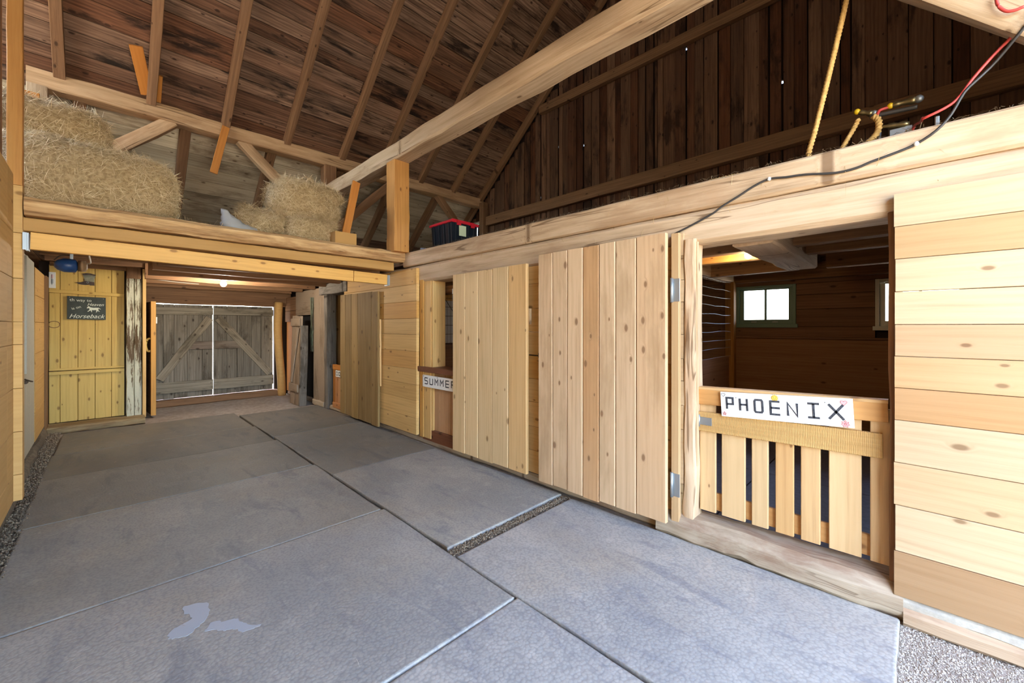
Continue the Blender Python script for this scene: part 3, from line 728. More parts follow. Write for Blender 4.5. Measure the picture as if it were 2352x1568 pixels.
# ------------------------------------------------------------------ stall doors
def board_door(label, ys_, x, z0, z1, mat, lean=0., dz=0., T=.035, group=None):
    t = thing('stall_door', (x, (ys_[0] + ys_[-1]) / 2, z0), label, 'door')
    for a, b in zip(ys_[:-1], ys_[1:]):
        lo, hi = min(a, b), max(a, b); q = random.uniform(-.006, .006)
        o = bar('door_board', t, (x + random.uniform(-.004, .004), (lo + hi) / 2, z0 + q + dz * ((lo + hi) / 2 - ys_[0])), (x + lean, (lo + hi) / 2, z1 + q * .3 + dz * ((lo + hi) / 2 - ys_[0])), (0, 1, 0), hi - lo - .005, T, mat, .005)
    lo, hi = min(ys_), max(ys_)
    for z in (z0 + .22, (z0 + z1) / 2, z1 - .22): box('door_ledge', t, (x + T / 2, lo + .06, z - .06), (x + T / 2 + .022, hi - .06, z + .06), mat, axis=1)
    return t
d1 = board_door('tall brown board door with chrome hinges, swung flat against the wall by the slatted gate', [2.245, 2.09, 1.94, 1.792, 1.649, 1.512, 1.353, 1.139], 2.60, .10, 2.0, DOORW, 0., -.012)
box('hinge_stile', d1, (2.648, 1.085, .105), (2.685, 1.136, 2.015), PINE, .003, axis=2)
for z in (.36, 1.64):
    h = box('hinge', d1, (2.645, 1.078, z - .075), (2.651, 1.137, z + .075), STEEL, .001, axis=2)
    tube('hinge_barrel', h, [(2.638, 1.128, z - .08), (2.638, 1.128, z + .08)], .011, STEEL, 8, 0)
d2 = board_door('pale yellow knotty board door beside the gate with the brown cap', [3.468, 3.258, 3.059, 2.849, 2.631, 2.404], 2.63, .095, 1.945, DOORL, 0., -.01)
box('door_catch', d2, (2.64, 2.385, 1.42), (2.66, 2.403, 1.56), PINE, .002, axis=2)
d3 = board_door('dull olive-brown board door beyond the golden plank panel', [6.338, 6.155, 5.939, 5.734, 5.307, 5.112], 2.62, .07, 1.89, DOORO, 0., .012, .03)
box('door_edge_strip', d3, (2.62, 5.085, .6), (2.645, 5.11, 1.5), DOORL, .004, 8, .003, 2)
t = thing('wall_hook', (2.69, 2.33, 1.15), 'small rusty iron hook bar on the planks between the two board doors', 'hook')
tube('hook_bar', t, [(2.695, 2.44, 1.147), (2.68, 2.36, 1.147), (2.675, 2.28, 1.15), (2.67, 2.27, 1.165)], .006, IRON, 6, 2); box('hook_plate', t, (2.68, 2.30, 1.13), (2.70, 2.33, 1.17), IRON, .002, axis=2)

# ------------------------------------------------------------------ gates and name boards
g1 = thing('stall_gate', (2.77, .53, .2), 'slatted pine half gate closing the stall with the green window', 'gate')
tl = .012
pk = [(.993, .896), (.86, .727), (.691, .605), (.568, .479), (.446, .358), (.321, .187), (.153, .075)]
for a, b in pk:
    y = (a + b) / 2; box('picket', g1, (2.762, b, .205), (2.785, a, .985), GATEP, axis=2)
bar('top_rail', g1, (2.752, .995, .945), (2.752, .085, .972), (0, 0, 1), .10, .022, GATEP, col=(1, .92, .82)); bar('rail_cap', g1, (2.775, .995, .998), (2.775, .085, 1.025), (1, 0, 0), .07, .018, GATEP, col=(1, .92, .82))
bar('middle_rail', g1, (2.750, .992, .785), (2.750, .105, .802), (0, 0, 1), .125, .022, ROUGHS); bar('bottom_rail', g1, (2.797, .993, .27), (2.797, .085, .27), (0, 0, 1), .11, .022, GATEP, col=(.85, .78, .68))
h = box('strap_hinge', g1, (2.733, .91, .765), (2.739, .998, .815), STEEL, .002, axis=1); tube('hinge_barrel', h, [(2.733, .99, .752), (2.733, .99, .828)], .009, STEEL, 8, 0)

def letter(parent, ch, M, wd, ht, sw, T, mat):
    """a hand-lettered capital made of flat strokes; origin at its lower-left corner"""
    S = {'P': [[(0, 0), (0, 1), (1, 1), (1, .45), (0, .45)]], 'H': [[(0, 0), (0, 1)], [(1, 0), (1, 1)], [(0, .5), (1, .5)]],
         'O': [[(.12, 0), (0, .12), (0, .88), (.12, 1), (.88, 1), (1, .88), (1, .12), (.88, 0), (.12, 0)]], 'E': [[(1, 0), (0, 0), (0, 1), (1, 1)], [(0, .5), (1, .5)]],
         'N': [[(0, 0), (0, 1), (1, 0), (1, 1)]], 'I': [[(0, 1), (1, 1)], [(.5, 1), (.5, 0)], [(0, 0), (1, 0)]], 'X': [[(0, 0), (1, 1)], [(0, 1), (1, 0)]],
         'S': [[(0, .05), (.1, 0), (.9, 0), (1, .1), (1, .4), (.9, .5), (.1, .52), (0, .62), (0, .9), (.1, 1), (.9, 1), (1, .92)]], 'U': [[(0, 1), (0, .1), (.1, 0), (.9, 0), (1, .1), (1, 1)]],
         'M': [[(0, 0), (0, 1), (.5, .45), (1, 1), (1, 0)]], 'R': [[(0, 0), (0, 1), (1, 1), (1, .5), (0, .5)], [(.4, .5), (1, 0)]],
         'D': [[(0, 0), (0, 1), (.8, 1), (1, .8), (1, .2), (.8, 0), (0, 0)]]}[ch]
    vs_, fs = [], []
    for pl in S:
        P = [V((x * wd, y * ht, 0)) for x, y in pl]
        L_, R_ = [], []
        for i, p in enumerate(P):
            a = (P[i] - P[i-1]).normalized() if i else (P[1] - P[0]).normalized(); b = (P[i+1] - P[i]).normalized() if i < len(P)-1 else a
            if pl[0] == pl[-1] and i in (0, len(P)-1): a = (P[-1] - P[-2]).normalized(); b = (P[1] - P[0]).normalized()
            na, nb = V((-a.y, a.x, 0)), V((-b.y, b.x, 0)); m = (na + nb); m = m / max(m.length_squared / 2, .35)
            L_.append(p + m * sw / 2); R_.append(p - m * sw / 2)
        k = len(vs_); n = len(P)
        for q in range(n): vs_ += [L_[q], R_[q], L_[q] + V((0, 0, T)), R_[q] + V((0, 0, T))]
        for q in range(n-1):
            a = k + q*4; b = a + 4
            fs += [(a+2, a+3, b+3, b+2), (a, b, b+1, a+1), (a, a+2, b+2, b), (a+1, b+1, b+3, a+3)]
        fs += [(k, k+1, k+3, k+2), (k+4*n-4, k+4*n-2, k+4*n-1, k+4*n-3)]
    return link('letter', mesh('letter', vs_, fs, mat), parent, M)

def heart(n=18, s=1.):
    return [(s * .0625 * 16 * math.sin(t)**3, s * .0625 * (13*math.cos(t) - 5*math.cos(2*t) - 2*math.cos(3*t) - math.cos(4*t))) for t in [2*math.pi*i/n for i in range(n)]]
def star(n=5, s=1., q=.45, rot=0.): return [(s * (1 if i % 2 == 0 else q) * math.sin(math.pi*i/n + rot), s * (1 if i % 2 == 0 else q) * math.cos(math.pi*i/n + rot)) for i in range(2*n)]
def ringgeo(pts, wd):
    n = len(pts); return [V((x, y, 0)) for x, y in pts]
def outline(name, parent, pts, wd, mat, M):
    P = [V((x, y, .0005)) for x, y in pts]; P.append(P[0]); vs_, fs = tubegeo(P, wd, 4)
    return link(name, mesh(name, vs_, fs, mat), parent, M)

# PHOENIX board: local x runs along -Y (to the right as read), local y up, local z toward the aisle
ax = V((0, -(.847 - .211), .035)).normalized(); up = V((0, ax.z, -ax.y)); up = V((0, .055, 1)).normalized()
up = (up - ax * up.dot(ax)).normalized()
def signframe(o): return Matrix(((ax.x, up.x, -1, o[0]), (ax.y, up.y, 0, o[1]), (ax.z, up.z, 0, o[2]), (0, 0, 0, 1)))
SO = V((2.735, .847, .842))
s1 = tag(link('name_sign', None, None, Matrix.Translation(SO)), 'white board lettered PHOENIX with hearts, stars and a sun, on the slatted gate', 'sign')
SF = lambda x, y, z=0.: signframe(SO + ax * x + up * y + V((-z, 0, 0)))
W1, H1 = .637, .150
poly('sign_board', s1, [(0, 0), (W1, 0), (W1, H1), (0, H1)], .012, SIGNW, SF(0, 0))
for ch, x, y, wd, ht in (('P', .034, .048, .035, .068), ('H', .108, .044, .038, .072), ('O', .187, .042, .040, .072), ('E', .268, .037, .046, .074), ('N', .352, .036, .044, .072), ('I', .444, .037, .052, .076), ('X', .536, .038, .062, .078)):
    letter(s1, ch, SF(x, y, .0125), wd, ht, .0115, .0012, INK)
for (x, y, s_) in ((.016, .134, .0115), (.600, .128, .0145)):
    M = SF(x, y, .0125)
    if x > .5: poly('heart', s1, heart(18, s_), .0008, PINK, M)
    outline('heart_outline', s1, heart(18, s_), .0011, REDO if x > .5 else INK, M)
outline('star_outline', s1, star(5, .014), .0011, REDO, SF(.018, .017, .0125)); outline('star_outline', s1, star(5, .006), .0009, REDO, SF(.018, .017, .0125))
poly('star', s1, star(7, .019, .62), .0008, PINK, SF(.602, .018, .0125)); outline('star_outline', s1, star(7, .019, .62), .0011, REDO, SF(.602, .018, .0132)); outline('star_outline', s1, star(5, .008), .0009, REDO, SF(.602, .018, .0135))
sm = SF(.291, .131, .0125)
poly('sun_rays', s1, star(13, .023, .62), .0008, SUNY, sm); poly('sun_face', s1, [(.013*math.cos(t*math.pi/9), .013*math.sin(t*math.pi/9)) for t in range(18)], .0014, SUNY, sm)
outline('sun_outline', s1, [(.0135*math.cos(t*math.pi/9), .0135*math.sin(t*math.pi/9)) for t in range(18)], .0008, ORNG, SF(.291, .131, .0135))
for dx in (-.005, .005): poly('sun_eye', s1, [(dx + .0014*math.cos(t), .003 + .0018*math.sin(t)) for t in (0, 1, 2, 3, 4, 5)], .0018, INK, sm)
tube('sun_smile', s1, [sm @ V((x, -.003 - .004*(1 - (x/.006)**2), .0016)) for x in (-.006, -.003, 0, .003, .006)], .0009, INK, 5, 2)
for x, y in ((.088, .119), (.523, .124)):
    ball('screw', s1, SF(x, y, .0125) @ V((0, 0, 0)), .0035, STEEL, 1, 8, 6)

# gate with a brown cap and the SUMMER board
g2 = thing('stall_gate', (2.75, 3.6, .1), 'half gate with reddish boards under a thick brown cap', 'gate')
box('gate_cap', g2, (2.672, 3.1, .865), (2.95, 4.27, .925), REDW, .004, axis=1)
for k in range(8): box('gate_board', g2, (2.745, 3.14 + k * .108, .18), (2.77, 3.14 + k * .108 + .105, .865), DOORW, axis=2, col=(.86, .72, .62))
box('gate_stile', g2, (2.735, 4.09, .16), (2.765, 4.2, .865), GOLD, axis=2); box('kick_rail', g2, (2.72, 3.1, .05), (2.77, 4.2, .185), REDW, .003, axis=1)
s2 = thing('name_sign', (2.715, 3.85, .68), 'white board lettered SUMMER under the brown gate cap', 'sign')
M2 = lambda x, y, z=0.: Matrix(((0, 0, -1, 2.695 - z), (-1, 0, 0, 4.15 - x), (0, 1, 0, .69 + y), (0, 0, 0, 1)))
poly('sign_board', s2, [(0, 0), (.66, 0), (.66, .138), (0, .138)], .01, SIGNW, M2(0, 0))
for k, ch in enumerate('SUMMER'): letter(s2, ch, M2(.045 + k * .104, .038, .0105), .058, .07, .012, .0012, INK)
for x in (.02, .3): ball('screw', s2, M2(x, .125, .0105) @ V((0, 0, 0)), .006, STEEL, 1, 8, 6)
g3 = thing('stall_gate', (2.75, 6.7, .1), 'reddish half gate with an orange top rail, mostly hidden by the olive-brown door', 'gate')
box('top_rail', g3, (2.71, 6.35, .69), (2.76, 6.9, .77), ORANGE, axis=1)
for k in range(4): box('gate_board', g3, (2.74, 6.36 + k * .13, .12), (2.765, 6.36 + k * .13 + .127, .69), DOORW, axis=2, col=(.9, .72, .6))
box('kick_rail', g3, (2.72, 6.35, .05), (2.765, 6.93, .14), DOORW, axis=1, col=(.9, .72, .6)); box('gate_stile', g3, (2.73, 6.87, .05), (2.765, 6.93, .69), ORANGE, axis=2, col=(.7, .7, .7))
s3 = thing('name_sign', (2.72, 6.65, .58), 'small white board with the letters DO by the farthest stall opening', 'sign')
M3 = lambda x, y, z=0.: Matrix(((0, 0, -1, 2.728 - z), (-1, 0, 0, 6.80 - x), (0, 1, 0, .575 + y), (0, 0, 0, 1)))
poly('sign_board', s3, [(0, 0), (.5, 0), (.5, .105), (0, .105)], .008, SIGNW, M3(0, 0))
for k, ch in enumerate('DO'): letter(s3, ch, M3(.03 + k * .095, .025, .0085), .055, .055, .012, .0012, INK)
# small electric box inside the second stall
t = thing('junction_box', (2.98, 3.9, 1.78), 'small white junction box with dangling wires over the brown-capped gate', 'junction box')
box('box_body', t, (2.92, 3.83, 1.79), (2.96, 3.89, 1.85), WHITEP, .004, axis=2)
for k, q in enumerate((-.012, .004, .016)): tube('wire', t, [(2.93, 3.86 + q, 1.79), (2.925, 3.87 + q, 1.75), (2.93, 3.86 + 2*q, 1.71)], .003, (WHITEC, BLACK, STEEL)[k], 5, 3)
tag(tube('slack_wire', None, [(2.95, 4.24, 1.86), (2.95, 4.05, 1.72), (2.93, 3.85, 1.56), (2.93, 3.6, 1.45)], .004, BLACK, 5), 'thin dark wire sagging across the wire grid by the junction box', 'wire')
tag(box('upper_stall_beam', None, (2.95, 1.9, 1.80), (3.05, 4.2, 1.9), BARK, .01, 8, .006, 1, (.7, .6, .6)), 'short barky beam under the header inside the brown-capped gate stall', 'beam')

# ------------------------------------------------------------------ far barn doors
def barn_leaf(i, x0, x1, edges, brace_pts, gap_z):
    d = structure(f'door_{i}', ((x0 + x1) / 2, YB, .12))
    for a, b in zip(edges[:-1], edges[1:]):
        q = random.uniform(0, .02); bar('door_board', d, ((a + b) / 2, YB + random.uniform(0, .004), .112 + q * .7), ((a + b) / 2, YB, 1.80), (1, 0, 0), b - a - .004, .025, GREYW, .003, 5, .002, (.95, .95, .9))
    slab('light_stop', (x0, YB + .018, .112), (x1, YB + .03, 1.79), DARKB, d)  # unseen sheet added to stop daylight glowing through the board gaps
    for z0, z1 in ((1.62, 1.75), (.22, .41)): box('door_rail', d, (x0, YB - .05, z0), (x1, YB - .014, z1), GREYW, .004, 5, .004, 0, (1.1, 1.1, 1.0))
    bar('door_brace', d, brace_pts[0], brace_pts[1], (0, 0, 1), .13, .03, GREYW, .004, 5, .004, (1.25, 1.2, 1.05))
    return d
l1 = barn_leaf(2, .66, 1.468, [.62, .756, .904, 1.088, 1.311, 1.468], [(.70, YB - .035, .47), (1.42, YB - .035, 1.56)], .2)
l2 = barn_leaf(3, 1.482, 2.478, [1.482, 1.695, 1.858, 2.1, 2.268, 2.478], [(1.55, YB - .035, 1.56), (2.42, YB - .035, .45)], .2)
box('door_rail', l1, (1.1, YB - .045, .98), (1.455, YB - .014, 1.13), GREYW, .004, 4, .004, 0, (.9, .8, .75)); box('door_rail', l2, (1.5, YB - .045, .98), (2.0, YB - .014, 1.13), GREYW, .004, 4, .004, 0, (.8, .72, .66))
beam('door_threshold', 'heavy reddish-brown threshold under the far barn doors', (.45, YB - .16, -.01), (2.56, YB + .12, .105), OLD, 10, .006, .015, 'threshold')
beam('head_beam', 'dark head beam over the far barn doors', (-.5, YB - .08, 1.812), (2.8, YB + .1, 2.29), OLD, 8, .005, .01)
slab('wall_far', (2.52, YB + .05, -.1), (XG + .08, YB + .12, 2.4), DARKB, kind='structure')
# yellow pine stable door wall with battens and its step
yd = thing('stable_door', (-.14, 8.3, .09), 'yellow knotty pine stable door with battens, under the slate sign', 'door')
for a, b in zip([-.509, -.407, -.24, -.072, .094], [-.407, -.24, -.072, .094, .232]):
    for z0, z1, zz in ((.09, .79, 0), (.80, 1.86, 1), (1.87, 2.24, 2)):
        box('door_board', yd, (a + .002, 8.30, z0), (b - .002, 8.325, z1), YELL, axis=2)
bar('batten', yd, (-.505, 8.285, 1.885), (.228, 8.285, 1.86), (0, 0, 1), .045, .03, YELL); bar('batten', yd, (-.505, 8.285, .765), (.228, 8.285, .765), (0, 0, 1), .045, .03, YELL); bar('batten', yd, (-.505, 8.29, .815), (.228, 8.29, .812), (0, 0, 1), .03, .02, YELL)
slab('door_back', (-.6, 8.34, .05), (.3, 8.37, 2.3), DARKB, yd)
tube('hole_ring', yd, [(-.46 + .052*math.cos(t*.5236), 8.298, 1.43 + .045*math.sin(t*.5236)) for t in range(13)], .004, OLD, 5, 2)
beam('door_step', 'low worn step under the yellow stable door', (-.53, 7.93, -.01), (.44, 8.30, .085), SILLW, 8, .006, .02, 'step', 0, (.7, .66, .5))
wp = thing('door_post', (.33, 8.26, .08), 'post with peeling white paint beside the yellow stable door', 'post')
box('painted_shaft', wp, (.247, 8.20, .08), (.33, 8.36, 2.11), PEEL, .008, 16, .004, 2); box('painted_shaft', wp, (.333, 8.205, .08), (.415, 8.36, 2.11), PEEL, .008, 16, .004, 2); box('bare_top', wp, (.25, 8.19, 2.11), (.41, 8.36, 2.28), OLD, .01, 4, .005, 2)
box('jamb_board', None, (.422, 8.17, .05), (.462, 8.42, 2.26), GOLD, .003, axis=2); tag(bpy.data.objects['jamb_board'] if bpy.data.objects['jamb_board'].parent is None else [o for o in bpy.data.objects if o.name.startswith('jamb_board') and o.parent is None][0], 'slim golden jamb board against the peeling white post', 'board')
hd = thing('open_door', (.53, 8.7, .03), 'open wooden door seen edge-on with a curved yellow handle', 'door')
bar('door_slab', hd, (.555, 8.34, .91), (.49, 9.2, .91), (0, 0, 1), 1.76, .05, OLD, .004); box('edge_strip', hd, (.525, 8.325, .03), (.585, 8.345, 1.79), GOLD, .003, axis=2)
tube('door_handle', hd, [(.522, 8.40, 1.22), (.49, 8.40, 1.20), (.47, 8.40, 1.12), (.49, 8.40, 1.03), (.522, 8.40, 1.02)], .016, YELL, 8)
for z in (1.5,): box('hinge', hd, (.583, 8.34, z - .05), (.60, 8.37, z + .05), WHITEP, .002, axis=2)
od = thing('leaning_door', (2.5, 7.95, 0), 'narrow old grey ledged door leaning by the dark slot in the limewashed wall', 'door')
bar('door_board', od, (2.46, 8.10, -.005), (2.51, 8.10, 1.60), (0, 1, 0), .24, .03, GREYL, .004, 4, .003); bar('door_board', od, (2.46, 7.86, -.005), (2.51, 7.86, 1.59), (0, 1, 0), .23, .03, GREYL, .004, 4, .003)
bar('door_ledge', od, (2.435, 8.2, .3), (2.435, 7.75, .3), (0, 0, 1), .14, .025, GREYL); bar('door_ledge', od, (2.47, 8.2, 1.48), (2.47, 7.75, 1.48), (0, 0, 1), .14, .025, GREYL); bar('door_brace', od, (2.44, 8.12, .4), (2.465, 7.82, 1.38), (0, 1, 0), .07, .022, GREYL)
bar('edge_board', od, (2.50, 7.70, -.005), (2.53, 7.70, 1.42), (1, 0, 0), .12, .06, GREYW, .006, 4, .004)

# ------------------------------------------------------------------ things on the yellow stable door
sg = thing('slate_sign', (-.155, 8.28, 1.5), 'dark slate sign with white lettering and a white horse', 'sign')
MY = lambda x, y, z: Matrix(((1, 0, 0, x), (0, 0, -1, y), (0, 1, 0, z), (0, 0, 0, 1)))
poly('sign_board', sg, [(-.342, 1.505), (.036, 1.498), (.035, 1.816), (-.341, 1.824)], .012, SLATE, MY(0, 8.284, 0))
ys_ = 8.2705
font_mesh('lettering', sg, 'th', .058, CHALK, MY(-.294, ys_, 1.772), .0, .0008); font_mesh('lettering', sg, 'way to', .054, CHALK, MY(-.18, ys_, 1.768), .0, .0008)
font_mesh('lettering', sg, 'Heaven', .060, CHALK, MY(-.07, ys_, 1.712), .4, .0008, .9)
Mr = MY(-.255, ys_, 1.664) @ Matrix.Rotation(math.radians(20), 4, 'Z'); font_mesh('lettering', sg, 'is on', .05, CHALK, Mr, 0, .0008)
font_mesh('lettering', sg, 'Horseback', .082, CHALK, MY(-.155, ys_, 1.545), .4, .0008, .95)
horse = [(-.075, .034), (-.068, .052), (-.058, .062), (-.05, .068), (-.047, .06), (-.036, .05), (-.02, .046), (.005, .042), (.03, .045), (.048, .044), (.06, .046), (.075, .036), (.088, .02), (.086, .016), (.07, .03), (.062, .034), (.06, .02), (.058, .008), (.066, -.004), (.076, -.018), (.07, -.02), (.058, -.008), (.05, -.004), (.046, -.016), (.038, -.028), (.03, -.028), (.036, -.014), (.036, .0), (.03, .008), (.005, .004), (-.015, .006), (-.018, -.01), (-.014, -.026), (-.022, -.026), (-.028, -.006), (-.034, .002), (-.048, -.012), (-.064, -.022), (-.068, -.016), (-.052, -.002), (-.044, .014), (-.044, .028), (-.052, .036), (-.06, .036), (-.068, .028)]
poly('horse', sg, [(x * .85, y * .9) for x, y in horse], .0015, CHALK, MY(-.09, 8.272, 1.63))
for x, z in ((-.318, 1.806), (.01, 1.797)): ball('screw', sg, (x, 8.272, z), .005, STEEL, 1, 8, 6)
bt = thing('boot_ornament', (-.16, 8.28, 1.93), 'flat cowboy boot ornament with a buckle, above the slate sign', 'ornament')
def bp(p): return [(-.256 + (x - 585) / 2038 * .26 * 4.22 / .26 * .26 * .995, 2.155 - (y - 490) / 1568 * .2 * 4.25) for x, y in p]
shaft = [(700, 520), (760, 495), (830, 492), (940, 520), (915, 640), (915, 720), (740, 690), (725, 600)]
foot = [(740, 690), (915, 715), (918, 805), (830, 805), (828, 785), (760, 798), (690, 795), (620, 780), (585, 748), (600, 738), (660, 735), (710, 720)]
band = [(695, 515), (760, 490), (840, 490), (942, 520), (938, 550), (905, 545), (820, 530), (710, 552)]
poly('boot_shaft', bt, bp(shaft), .010, LEATG, MY(0, 8.298, 0)); poly('boot_foot', bt, bp(foot), .012, LEATH, MY(0, 8.298, 0)); poly('boot_cuff', bt, bp(band), .014, LEATH, MY(0, 8.298, 0))
b0 = bp([(790, 730)])[0]; tube('buckle', bt, [(b0[0] + .012*math.cos(t*.7854), 8.283, b0[1] + .010*math.sin(t*.7854)) for t in range(9)], .003, STEEL, 6, 2)
th = thing('thermometer', (-.478, 8.28, 1.92), 'small white wall thermometer at the corner of the yellow stable door', 'thermometer')
box('backplate', th, (-.508, 8.288, 1.925), (-.446, 8.298, 2.14), WHITEP, .002, axis=2); box('tube', th, (-.481, 8.283, 1.97), (-.473, 8.288, 2.11), STEEL, .002, axis=2); box('red_scale', th, (-.486, 8.285, 2.055), (-.468, 8.288, 2.105), PINK, .001, axis=2); box('blue_scale', th, (-.486, 8.285, 1.985), (-.468, 8.288, 2.045), plain('grey_blue_print', '7F8E98', .5), .001, axis=2)
# blue lamp housing under the loft with its cable
bl = thing('barrel_lamp', (-.2, 5.4, 1.95), 'blue barrel-shaped lamp housing hung under the loft corner', 'lamp')
def barrel(name, parent, x0, x1, y, z, ry, rz_, mat, n=18, taper=.8):
    xs = [x0, x0 + .02, x0 + .06, x1 - .06, x1 - .015, x1]; rs = [.35, .72, 1, 1, .95, .5]
    vs_, fs = [], []
    for x, r in zip(xs, rs):
        for k in range(n): vs_.append((x, y + ry*r*math.cos(2*math.pi*k/n), z + rz_*r*math.sin(2*math.pi*k/n)))
    for i in range(len(xs)-1):
        for k in range(n): fs.append((i*n+k, i*n+(k+1) % n, (i+1)*n+(k+1) % n, (i+1)*n+k))
    fs.append(tuple(range(n-1, -1, -1))); fs.append(tuple((len(xs)-1)*n + k for k in range(n)))
    return link(name, mesh(name, vs_, fs, mat, True), parent)
barrel('housing', bl, -.30, -.155, 5.4, 1.95, .07, .062, BLUEM); barrel('end_cap', bl, -.165, -.095, 5.4, 1.953, .055, .05, TANP)
box('bracket', bl, (-.205, 5.385, 2.0), (-.185, 5.415, 2.11), STEEL, .001, axis=2); tube('wire_yoke', bl, [(-.30, 5.4, 1.99), (-.26, 5.4, 2.035), (-.2, 5.4, 2.04)], .005, IRON, 6)
tag(tube('white_cable', None, [(-.10, 5.38, 1.975), (-.075, 5.3, 1.98), (-.08, 5.2, 2.045), (-.02, 5.18, 2.05), (.1, 5.18, 2.03), (.3, 5.17, 2.07), (.9, 5.19, 2.05), (1.3, 5.19, 2.07), (1.8, 5.18, 2.06), (2.5, 5.18, 2.07)], .006, WHITEC, 6), 'white cable running from the blue lamp along the loft joist', 'cable')
tag(tube('white_cable', None, [(.46, 8.20, 2.13), (.8, 8.20, 2.10), (1.1, 8.22, 2.09)], .006, WHITEC, 6), 'short white cable on the joist beyond the peeling post', 'cable')
# lit white bulb under the loft
bb = thing('loft_bulb', (1.27, 7.3, 2.0), 'bare bright white bulb under the loft joists', 'light bulb')
ball('bulb', bb, (1.26, 7.25, 2.035), .04, BULBM, 1.1); tube('holder', bb, [(1.26, 7.25, 2.07), (1.26, 7.25, 2.13), (1.26, 7.6, 2.14)], .02, WHITEP, 8, 2)
lamp((1.26, 7.22, 1.97), 9, (1, .95, .84), .05)

# ------------------------------------------------------------------ mats on the floor
def mat_thing(label, x0, x1, y0, y1, z=.0, rot=0., col=(1.42, 1.38, 1.32)):  # col paints in the doorway's light falloff; browner far tones also hold dirt
    nx, ny = 10, 10; vs_, fs = [], []; rr = random.Random(label)
    T = .02; b = .004
    xs = [0, b] + [x1 - x0 - b, x1 - x0]; 
    gx = [0, b, b + .01] + [(x1 - x0) * i / nx for i in range(1, nx)] + [x1 - x0 - b - .01, x1 - x0 - b, x1 - x0]; gy = [0, b, b + .01] + [(y1 - y0) * i / ny for i in range(1, ny)] + [y1 - y0 - b - .01, y1 - y0 - b, y1 - y0]
    NX, NY = len(gx), len(gy)
    wob = lambda i, j: (rr.uniform(-.004, .004), rr.uniform(-.004, .004)) if (i in (0, NX-1) or j in (0, NY-1)) else (0, 0)
    for j in range(NY):
        for i in range(NX):
            e = i in (0, NX-1) or j in (0, NY-1); dx, dy = wob(i, j)
            h = T - (b if e else 0) + .006 * noise.noise(V((x0 + gx[i], y0 + gy[j], 3.)) * 1.1)
            vs_.append((gx[i] - (x1-x0)/2 + dx, gy[j] - (y1-y0)/2 + dy, h))
    top = len(vs_)
    ring = [j*NX + i for j, i in [(0, i) for i in range(NX)] + [(j, NX-1) for j in range(1, NY)] + [(NY-1, i) for i in range(NX-2, -1, -1)] + [(j, 0) for j in range(NY-2, 0, -1)]]
    for k in ring: vs_.append((vs_[k][0], vs_[k][1], -.012))
    for j in range(NY-1):
        for i in range(NX-1): fs.append((j*NX+i, j*NX+i+1, (j+1)*NX+i+1, (j+1)*NX+i))
    n = len(ring)
    for k in range(n): fs.append((ring[(k+1) % n], ring[k], top + k, top + (k+1) % n))
    fs.append(tuple(top + k for k in range(n-1, -1, -1)))
    M = Matrix.Translation(((x0+x1)/2, (y0+y1)/2, z)) @ Matrix.Rotation(rot, 4, 'Z')
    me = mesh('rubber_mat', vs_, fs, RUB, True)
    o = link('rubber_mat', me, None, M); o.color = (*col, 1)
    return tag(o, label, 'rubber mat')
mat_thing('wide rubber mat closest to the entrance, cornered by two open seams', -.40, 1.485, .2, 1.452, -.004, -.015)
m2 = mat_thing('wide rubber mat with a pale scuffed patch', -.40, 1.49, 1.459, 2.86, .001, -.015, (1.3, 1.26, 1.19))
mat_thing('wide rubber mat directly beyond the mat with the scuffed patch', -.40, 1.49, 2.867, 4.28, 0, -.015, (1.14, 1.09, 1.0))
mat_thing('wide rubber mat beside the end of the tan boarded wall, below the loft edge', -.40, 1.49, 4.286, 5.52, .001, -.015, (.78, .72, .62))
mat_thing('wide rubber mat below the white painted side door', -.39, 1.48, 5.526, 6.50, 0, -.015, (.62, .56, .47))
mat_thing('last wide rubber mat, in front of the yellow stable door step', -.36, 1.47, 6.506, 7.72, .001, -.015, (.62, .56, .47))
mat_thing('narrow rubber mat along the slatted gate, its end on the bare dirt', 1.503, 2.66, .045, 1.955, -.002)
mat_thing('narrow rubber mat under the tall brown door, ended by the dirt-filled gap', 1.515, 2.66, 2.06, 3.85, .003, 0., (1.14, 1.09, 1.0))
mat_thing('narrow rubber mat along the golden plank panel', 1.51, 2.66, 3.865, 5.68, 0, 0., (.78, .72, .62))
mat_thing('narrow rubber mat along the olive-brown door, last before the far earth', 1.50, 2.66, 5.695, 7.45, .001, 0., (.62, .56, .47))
for pts in ([(.202, 2.331), (.23, 2.394), (.297, 2.425), (.278, 2.549), (.359, 2.512), (.357, 2.405), (.309, 2.333), (.252, 2.309)], [(.33, 2.29), (.36, 2.325), (.40, 2.29), (.442, 2.278), (.47, 2.2), (.513, 2.137), (.45, 2.153), (.42, 2.2), (.37, 2.24)]):
    P = catmull([(x, y, 0) for x, y in pts + pts[:1]], 8)[:-1]
    P = [(p.x + .016*noise.noise(p*34) + .008*noise.noise(p*110), p.y + .016*noise.noise(p*34 + V((5, 5, 5))) + .008*noise.noise(p*110 + V((3, 3, 3)))) for p in P]
    poly('worn_patch', m2, P, .0012, RUBW, Matrix.Translation((0, 0, .0222)))

